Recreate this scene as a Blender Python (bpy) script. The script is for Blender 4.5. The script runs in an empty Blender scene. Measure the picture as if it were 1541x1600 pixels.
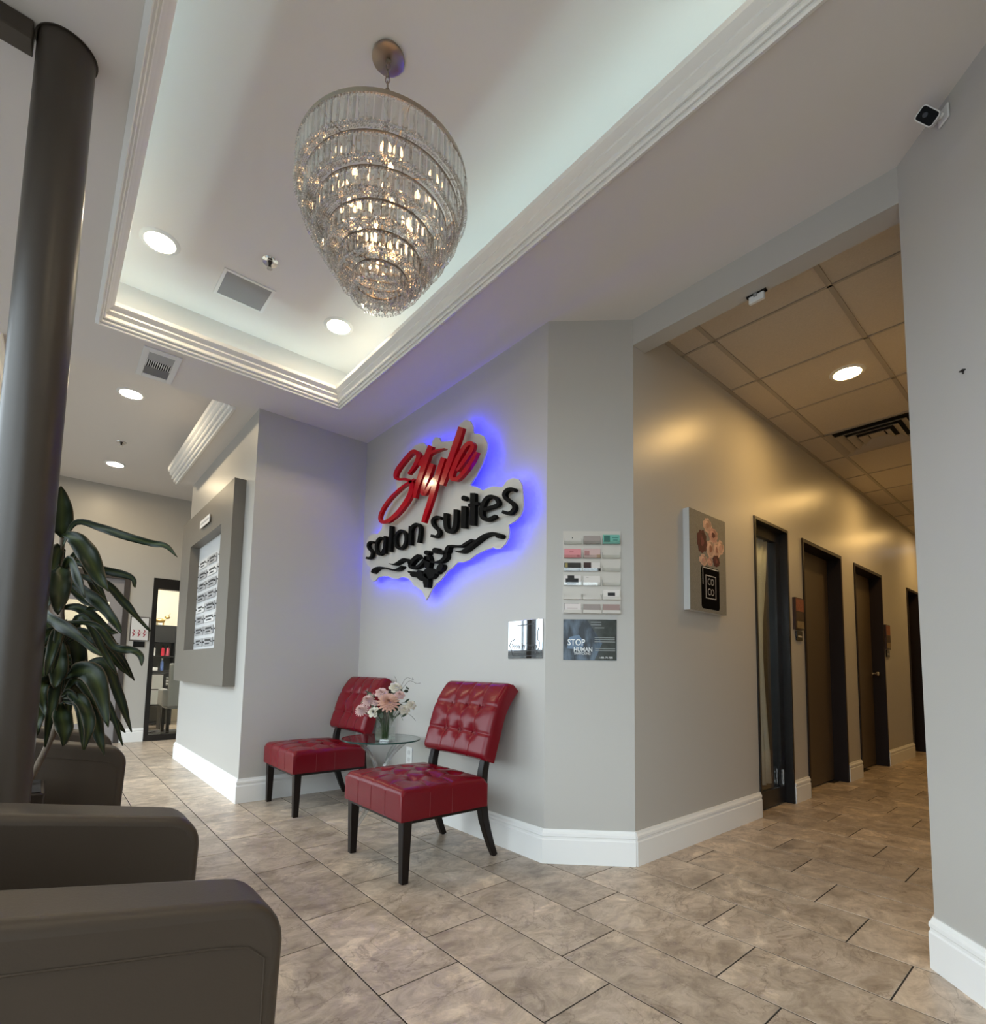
import bpy, bmesh, math, random
from mathutils import Vector, Matrix, Quaternion
random.seed(7)
PI = math.pi
SC = bpy.context.scene
COL = SC.collection

# ------------------------------------------------------------------ camera
EYE = Vector((0, 0, 0.98))
PITCH, ROLL, YAW = 0.0837304289, 0.0179495526, 0.861702084
fwd = Vector((math.cos(YAW)*math.cos(PITCH), math.sin(YAW)*math.cos(PITCH), math.sin(PITCH)))
rt = Vector((math.sin(YAW), -math.cos(YAW), 0))
up = rt.cross(fwd)
rt, up = rt*math.cos(ROLL) + up*math.sin(ROLL), -rt*math.sin(ROLL) + up*math.cos(ROLL)
cd = bpy.data.cameras.new('camera')
cd.sensor_fit = 'VERTICAL'; cd.sensor_height = 36; cd.sensor_width = 36
cd.lens = 818.585/1600*36
cd.shift_y = (978.825-800)/1600
cd.clip_start = 0.02
cam = bpy.data.objects.new('camera', cd); COL.objects.link(cam)
cam.matrix_world = Matrix(((rt.x, up.x, -fwd.x, EYE.x), (rt.y, up.y, -fwd.y, EYE.y), (rt.z, up.z, -fwd.z, EYE.z), (0, 0, 0, 1)))
SC.camera = cam

# ------------------------------------------------------------------ light and exposure
SC.view_settings.view_transform = 'Standard'
SC.view_settings.look = 'None'
SC.view_settings.gamma = 1
SC.view_settings.use_curve_mapping = False
SC.view_settings.exposure = 0.25
SC.cycles.use_denoising = True
SC.cycles.max_bounces = 10
SC.cycles.diffuse_bounces = 5
SC.cycles.transmission_bounces = 8
SC.cycles.transparent_max_bounces = 24
SC.cycles.sample_clamp_indirect = 6
SC.cycles.blur_glossy = 0.5
SKY = 4.7
w = bpy.data.worlds.new('overcast'); SC.world = w; w.use_nodes = True
bg = w.node_tree.nodes['Background']
bg.inputs[0].default_value = (0.82, 0.90, 1.0, 1); bg.inputs[1].default_value = SKY
COVE_W = 0.62        # watts per metre-ish of the cove strips
CAN_E = 82.0         # radiance of the tray downlights
HALL_E = 140.0        # radiance of the corridor downlights
BLUE_E = 190.0        # radiance of the blue strip behind the sign

# ------------------------------------------------------------------ materials
MATS = {}
def mat(name, col, rough=0.5, metal=0.0, spec=0.5, bump=0, bscale=200, var=0, vscale=3, trans=0, ior=1.45, emit=None, estr=0, coat=0, alpha=None):
    if name in MATS: return MATS[name]
    m = bpy.data.materials.new(name); m.use_nodes = True
    nt = m.node_tree; b = nt.nodes['Principled BSDF']
    b.inputs['Base Color'].default_value = (*col, 1)
    b.inputs['Roughness'].default_value = rough
    b.inputs['Metallic'].default_value = metal
    b.inputs['Specular IOR Level'].default_value = spec
    b.inputs['IOR'].default_value = ior
    if trans: b.inputs['Transmission Weight'].default_value = trans
    if coat: b.inputs['Coat Weight'].default_value = coat; b.inputs['Coat Roughness'].default_value = 0.12
    if emit: b.inputs['Emission Color'].default_value = (*emit, 1); b.inputs['Emission Strength'].default_value = estr
    tc = None
    if bump or var:
        tc = nt.nodes.new('ShaderNodeTexCoord')
    if var:
        n = nt.nodes.new('ShaderNodeTexNoise'); n.inputs['Scale'].default_value = vscale; n.inputs['Detail'].default_value = 5
        nt.links.new(tc.outputs['Object'], n.inputs['Vector'])
        mx = nt.nodes.new('ShaderNodeMix'); mx.data_type = 'RGBA'
        mx.inputs[6].default_value = tuple(max(0, c*(1-var)) for c in col)+(1,)
        mx.inputs[7].default_value = tuple(min(1, c*(1+var)) for c in col)+(1,)
        nt.links.new(n.outputs['Fac'], mx.inputs[0]); nt.links.new(mx.outputs[2], b.inputs['Base Color'])
    if bump:
        n2 = nt.nodes.new('ShaderNodeTexNoise'); n2.inputs['Scale'].default_value = bscale; n2.inputs['Detail'].default_value = 3
        nt.links.new(tc.outputs['Object'], n2.inputs['Vector'])
        bp = nt.nodes.new('ShaderNodeBump'); bp.inputs['Strength'].default_value = bump; bp.inputs['Distance'].default_value = 0.002
        nt.links.new(n2.outputs['Fac'], bp.inputs['Height']); nt.links.new(bp.outputs[0], b.inputs['Normal'])
    MATS[name] = m
    return m

def emis(name, col, e):
    if name in MATS: return MATS[name]
    m = bpy.data.materials.new(name); m.use_nodes = True; nt = m.node_tree
    nt.nodes.remove(nt.nodes['Principled BSDF'])
    n = nt.nodes.new('ShaderNodeEmission'); n.inputs[0].default_value = (*col, 1); n.inputs[1].default_value = e
    nt.links.new(n.outputs[0], nt.nodes['Material Output'].inputs[0]); MATS[name] = m
    return m

def emis_front(name, col, e):
    """emits from the front of its faces only"""
    m = emis(name, col, e); nt = m.node_tree
    em = [n for n in nt.nodes if n.type == 'EMISSION'][0]
    d = nt.nodes.new('ShaderNodeBsdfDiffuse'); d.inputs[0].default_value = (.5, .5, .5, 1)
    g = nt.nodes.new('ShaderNodeNewGeometry'); mx = nt.nodes.new('ShaderNodeMixShader')
    nt.links.new(g.outputs['Backfacing'], mx.inputs[0]); nt.links.new(em.outputs[0], mx.inputs[1]); nt.links.new(d.outputs[0], mx.inputs[2])
    nt.links.new(mx.outputs[0], nt.nodes['Material Output'].inputs[0])
    return m

def clearglass(name, tint=(1, 1, 1), gloss=0.12, rough=0.0, refr=0.0):
    """thin clear sheet: mostly transparent with a fresnel reflection"""
    if name in MATS: return MATS[name]
    m = bpy.data.materials.new(name); m.use_nodes = True; nt = m.node_tree
    nt.nodes.remove(nt.nodes['Principled BSDF'])
    t = nt.nodes.new('ShaderNodeBsdfTransparent'); t.inputs[0].default_value = (*tint, 1)
    g = nt.nodes.new('ShaderNodeBsdfGlossy'); g.inputs['Roughness'].default_value = rough
    lw = nt.nodes.new('ShaderNodeLayerWeight'); lw.inputs[0].default_value = 0.5
    pw = nt.nodes.new('ShaderNodeMath'); pw.operation = 'POWER'; pw.inputs[1].default_value = 4.0
    nt.links.new(lw.outputs['Facing'], pw.inputs[0])
    mth = nt.nodes.new('ShaderNodeMath'); mth.operation = 'ADD'; mth.inputs[1].default_value = gloss+0.03; mth.use_clamp = True
    nt.links.new(pw.outputs[0], mth.inputs[0])
    mx = nt.nodes.new('ShaderNodeMixShader')
    nt.links.new(mth.outputs[0], mx.inputs[0]); nt.links.new(t.outputs[0], mx.inputs[1]); nt.links.new(g.outputs[0], mx.inputs[2])
    last = mx
    if refr:
        gl = nt.nodes.new('ShaderNodeBsdfGlass'); gl.inputs['IOR'].default_value = 1.5; gl.inputs['Roughness'].default_value = 0.0
        gl.inputs[0].default_value = (*tint, 1)
        m2 = nt.nodes.new('ShaderNodeMixShader'); m2.inputs[0].default_value = refr
        nt.links.new(mx.outputs[0], m2.inputs[1]); nt.links.new(gl.outputs[0], m2.inputs[2]); last = m2
    nt.links.new(last.outputs[0], nt.nodes['Material Output'].inputs[0]); MATS[name] = m
    return m

WALL = mat('wall_paint', (0.50, 0.485, 0.455), 0.36, bump=0.10, bscale=260)
CEIL = mat('ceiling_paint', (0.74, 0.70, 0.665), 0.7, bump=0.08, bscale=300)
TRAYC = mat('tray_paint', (0.76, 0.735, 0.71), 0.7, bump=0.08, bscale=300)
TRIM = mat('trim_white', (0.88, 0.88, 0.865), 0.35)
BLACK = mat('black_frame', (0.012, 0.011, 0.011), 0.3)
DARKWOOD = mat('espresso_wood', (0.010, 0.006, 0.005), 0.32, spec=.3)
DOORBROWN = mat('door_brown', (0.10, 0.074, 0.048), 0.45, var=0.08, vscale=2)
FRAMEBROWN = mat('door_frame_brown', (0.014, 0.008, 0.007), 0.5, spec=.3)
CHROME = mat('chrome', (0.75, 0.75, 0.75), 0.15, metal=1)
NICKEL = mat('brushed_nickel', (0.36, 0.30, 0.25), 0.28, metal=1)
WHITEP = mat('white_plastic', (0.78, 0.78, 0.77), 0.35)
BLACKP = mat('black_plastic', (0.008, 0.008, 0.009), 0.12)
GREYMETAL = mat('grey_grille', (0.30, 0.30, 0.30), 0.6, bump=0.5, bscale=900)

# ------------------------------------------------------------------ mesh helpers
class MB:
    def __init__(s, frame=None):
        s.v = []; s.f = []; s.fr = frame
    def pt(s, p):
        p = Vector(p)
        if s.fr:
            o, u, v, n = s.fr
            p = o + u*p.x + v*p.y + n*p.z
        s.v.append(p); return len(s.v)-1
    def face(s, ids): s.f.append(tuple(ids))
    def poly(s, pts): s.face([s.pt(p) for p in pts])
    def box(s, x0, x1, y0, y1, z0, z1):
        i = [s.pt(p) for p in ((x0,y0,z0),(x1,y0,z0),(x1,y1,z0),(x0,y1,z0),(x0,y0,z1),(x1,y0,z1),(x1,y1,z1),(x0,y1,z1))]
        for q in ((0,3,2,1),(4,5,6,7),(0,1,5,4),(1,2,6,5),(2,3,7,6),(3,0,4,7)): s.face([i[k] for k in q])
        return s
    def hexa(s, c):
        i = [s.pt(p) for p in c]
        for q in ((0,3,2,1),(4,5,6,7),(0,1,5,4),(1,2,6,5),(2,3,7,6),(3,0,4,7)): s.face([i[k] for k in q])
        return s
    def prism(s, poly, z0, z1):
        n = len(poly)
        a = [s.pt((p[0], p[1], z0)) for p in poly]; b = [s.pt((p[0], p[1], z1)) for p in poly]
        s.face(a[::-1]); s.face(b)
        for k in range(n): s.face((a[k], a[(k+1) % n], b[(k+1) % n], b[k]))
        return s
    def ribbon(s, L, R, z0, z1):
        n = len(L)
        ids = [[s.pt((p[0], p[1], z)) for p in S] for z in (z0, z1) for S in (L, R)]
        La, Ra, Lb, Rb = ids
        for k in range(n-1):
            s.face((Lb[k], Lb[k+1], Rb[k+1], Rb[k])); s.face((La[k+1], La[k], Ra[k], Ra[k+1]))
            s.face((La[k], La[k+1], Lb[k+1], Lb[k])); s.face((Ra[k+1], Ra[k], Rb[k], Rb[k+1]))
        s.face((La[0], Lb[0], Rb[0], Ra[0])); s.face((La[-1], Ra[-1], Rb[-1], Lb[-1]))
        return s
    def tube(s, path, r, n=8, caps=True, up=None, square=False):
        P = [Vector(p) for p in path]; rings = []
        rr = r if isinstance(r, (list, tuple)) else [r]*len(P)
        prev = None
        for i, p in enumerate(P):
            d = (P[min(i+1, len(P)-1)] - P[max(i-1, 0)]).normalized()
            if prev is None:
                a = Vector(up) if up else (Vector((0, 0, 1)) if abs(d.z) < .9 else Vector((1, 0, 0)))
                x = a.cross(d).normalized()
            else:
                x = (prev - d*prev.dot(d)).normalized()
            prev = x; y = d.cross(x)
            ring = []
            for k in range(n):
                t = 2*PI*k/n + (PI/4 if square else 0)
                ring.append(s.pt(p + (x*math.cos(t) + y*math.sin(t))*rr[i]*(1.414 if square else 1)))
            rings.append(ring)
        for a, b in zip(rings, rings[1:]):
            for k in range(n): s.face((a[k], a[(k+1) % n], b[(k+1) % n], b[k]))
        if caps: s.face(rings[0][::-1]); s.face(rings[-1])
        return s
    def lathe(s, prof, c=(0, 0, 0), n=32, close=False):
        rings = []
        for r, z in prof:
            if r < 1e-6: rings.append([s.pt((c[0], c[1], c[2]+z))]); continue
            rings.append([s.pt((c[0]+r*math.cos(2*PI*k/n), c[1]+r*math.sin(2*PI*k/n), c[2]+z)) for k in range(n)])
        pairs = list(zip(rings, rings[1:]))
        if close: pairs.append((rings[-1], rings[0]))
        for a, b in pairs:
            if len(a) == 1 and len(b) == 1: continue
            for k in range(n):
                if len(a) == 1: s.face((a[0], b[(k+1) % n], b[k]))
                elif len(b) == 1: s.face((a[k], a[(k+1) % n], b[0]))
                else: s.face((a[k], a[(k+1) % n], b[(k+1) % n], b[k]))
        return s
    def ball(s, c, r, n=10, m=7, sc=(1, 1, 1)):
        prof = [(math.sin(PI*j/m)*r, -math.cos(PI*j/m)*r) for j in range(m+1)]
        i0 = len(s.v)
        s.lathe([(a, b) for a, b in prof], (0, 0, 0), n)
        fr = s.fr
        for i in range(i0, len(s.v)):
            if not fr: s.v[i] = Vector((s.v[i].x*sc[0], s.v[i].y*sc[1], s.v[i].z*sc[2])) + Vector(c)
            else: s.v[i] = s.v[i] + fr[1]*c[0] + fr[2]*c[1] + fr[3]*c[2]
        return s
    def sweep(s, path, prof, closed=False):
        """path: xy points; prof: (offset to the left, z) outline, closed"""
        P = [Vector(p).to_2d() for p in path]; N = len(P); rings = []
        for i in range(N):
            if closed: a, b, c = P[i-1], P[i], P[(i+1) % N]
            else: a, b, c = (P[i-1] if i else None), P[i], (P[i+1] if i < N-1 else None)
            d1 = (b-a).normalized() if a is not None else (c-b).normalized()
            d2 = (c-b).normalized() if c is not None else d1
            n1 = Vector((-d1.y, d1.x)); n2 = Vector((-d2.y, d2.x))
            mt = (n1+n2); mt = mt/max(1e-6, mt.dot(n1))
            rings.append([s.pt((b.x+mt.x*d, b.y+mt.y*d, z)) for d, z in prof])
        m = len(prof); pr = list(zip(rings, rings[1:]))
        if closed: pr.append((rings[-1], rings[0]))
        for a, b in pr:
            for k in range(m): s.face((a[k], b[k], b[(k+1) % m], a[(k+1) % m]))
        if not closed: s.face(rings[0]); s.face(rings[-1][::-1])
        return s
    def mesh(s, name, off=Vector((0, 0, 0))):
        me = bpy.data.meshes.new(name)
        me.from_pydata([tuple(p-off) for p in s.v], [], s.f)
        bm = bmesh.new(); bm.from_mesh(me); bmesh.ops.recalc_face_normals(bm, faces=bm.faces); bm.to_mesh(me); bm.free()
        me.update(); return me
    def build(s, name, m, parent=None, smooth=None, bevel=0, seg=2):
        me = s.mesh(name, root_loc(parent))
        return put(name, me, m, parent, smooth, bevel, seg)

def root_loc(o):
    v = Vector((0, 0, 0))
    while o is not None:
        v = v + o.location; o = o.parent
    return v

def put(name, me, m, parent=None, smooth=None, bevel=0, seg=2):
    if m is not None and not me.materials: me.materials.append(m)
    o = bpy.data.objects.new(name, me); COL.objects.link(o)
    if parent is not None: o.parent = parent
    if smooth is not None:
        me.shade_smooth(); me.set_sharp_from_angle(angle=math.radians(smooth))
    if bevel:
        b = o.modifiers.new('bevel', 'BEVEL'); b.width = bevel; b.segments = seg; b.limit_method = 'ANGLE'; b.angle_limit = math.radians(35)
        if smooth is None: me.shade_smooth(); me.set_sharp_from_angle(angle=math.radians(50))
        b.harden_normals = False
    return o

def tag(o, label, cat, group=None, kind=None):
    o['label'] = label
    if cat: o['category'] = cat
    if group: o['group'] = group
    if kind: o['kind'] = kind
    return o
def thing(name, label, cat, loc=(0, 0, 0), group=None):
    o = bpy.data.objects.new(name, None); COL.objects.link(o); o.location = loc; o.empty_display_size = 0.05
    return tag(o, label, cat, group)
def struct(o, label, cat): return tag(o, label, cat, kind='structure')
def copy_tree(o, parent=None):
    c = o.copy(); COL.objects.link(c); c.parent = parent
    for ch in list(o.children): copy_tree(ch, c)
    return c
def V(*a): return Vector(a)
Zv = V(0, 0, 1)
CU = V(0.717748, -0.696303, 0)
F_SIGN = (V(2.03, 0, 0), V(0, -1, 0), Zv, V(-1, 0, 0))      # u = -Y
F_CHAM = (V(2.03, 1.935, 0), CU, Zv, CU.cross(Zv))
F_HALL = (V(0, 1.61, 0), V(1, 0, 0), Zv, V(0, -1, 0))
F_ALC = (V(0, 4.10, 0), V(1, 0, 0), Zv, V(0, -1, 0))
F_FAR = (V(0, 8.05, 0), V(1, 0, 0), Zv, V(0, -1, 0))
F_LEFT = (V(1.13, 0, 0), V(0, -1, 0), Zv, V(-1, 0, 0))
_q = math.sqrt(.5)
F_RIGHT = (V(2.366, 0.42, 0), V(-_q, -_q, 0), Zv, V(-_q, _q, 0))
def F_UP(x, y, z): return (V(x, y, z), V(1, 0, 0), V(0, -1, 0), V(0, 0, -1))

def text(name, s, size, frame, at, m, parent, depth=0.001, align='CENTER', shear=0, sx=1, off=0):
    cu = bpy.data.curves.new('txt', 'FONT'); cu.body = s; cu.size = size; cu.align_x = align; cu.align_y = 'CENTER'
    cu.extrude = depth/2; cu.shear = shear; cu.offset = off; cu.resolution_u = 3
    t = bpy.data.objects.new('txt', cu); COL.objects.link(t)
    dg = bpy.context.evaluated_depsgraph_get(); dg.update()
    me = bpy.data.meshes.new_from_object(t.evaluated_get(dg))
    bpy.data.objects.remove(t)
    o, u, v, n = frame; base = root_loc(parent)
    for q in me.vertices:
        q.co = o + u*(at[0]+q.co.x*sx) + v*(at[1]+q.co.y) + n*(at[2]+depth/2+q.co.z) - base
    me.materials.clear(); me.name = name
    return put(name, me, m, parent)
def rrect(x0, x1, y0, y1, r, n=5):
    P_ = []
    for cx_, cy_, a0 in ((x1-r,y0+r,-PI/2),(x1-r,y1-r,0),(x0+r,y1-r,PI/2),(x0+r,y0+r,PI)):
        for k in range(n): a = a0+PI/2*k/(n-1); P_.append((cx_+r*math.cos(a), cy_+r*math.sin(a)))
    return P_

# ---- measured outlines: sign (Y, z) and plant (x, y, z), in metres
BACK = [[2.6393,2.5742],[2.5831,2.5762],[2.5341,2.5496],[2.5027,2.4994],[2.5013,2.4574],[2.4507,2.4426],[2.3981,2.4078],[2.3649,2.3507],[2.3697,2.3024],[2.4056,2.2384],[2.468,2.1723],[2.5236,2.1322],[2.4659,2.1086],[2.4264,2.0858],[2.4003,2.0667],[2.3382,2.0712],[2.2895,2.065],[2.2416,2.0461],[2.2159,2.0426],[2.1788,2.0689],[2.1284,2.0708],[2.0843,2.0511],[2.0567,2.0132],[2.0482,1.9581],[2.0431,1.9117],[2.0465,1.8674],[2.0692,1.8348],[2.1119,1.8136],[2.1614,1.8023],[2.1528,1.7684],[2.1597,1.7314],[2.187,1.6979],[2.2265,1.6776],[2.2673,1.682],[2.2914,1.6963],[2.3763,1.6904],[2.4518,1.6782],[2.5163,1.6551],[2.5834,1.65],[2.6363,1.6577],[2.6948,1.63],[2.7523,1.6117],[2.7811,1.5891],[2.8252,1.5636],[2.8705,1.5466],[2.916,1.5158],[2.9539,1.4744],[2.9849,1.4482],[3.0116,1.4892],[3.0465,1.5204],[3.0985,1.5446],[3.1518,1.5693],[3.1889,1.6022],[3.2261,1.6259],[3.2724,1.6393],[3.3193,1.6491],[3.3757,1.6422],[3.4541,1.6537],[3.5156,1.6766],[3.5985,1.689],[3.6726,1.691],[3.7142,1.6696],[3.758,1.6695],[3.8047,1.6966],[3.8195,1.7417],[3.8002,1.7824],[3.8473,1.8053],[3.8971,1.8509],[3.9073,1.9188],[3.9072,1.9743],[3.8773,2.0356],[3.8219,2.0585],[3.7657,2.0566],[3.7208,2.0449],[3.6784,2.0583],[3.6431,2.0728],[3.639,2.1039],[3.6202,2.1373],[3.571,2.1797],[3.5035,2.2379],[3.4474,2.2972],[3.4308,2.3448],[3.4443,2.4003],[3.4197,2.4767],[3.3378,2.5559],[3.2286,2.5981],[3.1392,2.6012],[3.0776,2.5869],[3.0367,2.5532],[3.0181,2.5182],[2.9819,2.5239],[2.9593,2.5643],[2.9193,2.5767],[2.8786,2.5583],[2.8581,2.5215],[2.791,2.504],[2.7303,2.4885],[2.6976,2.4794],[2.6875,2.5193],[2.6629,2.5557]]
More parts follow.
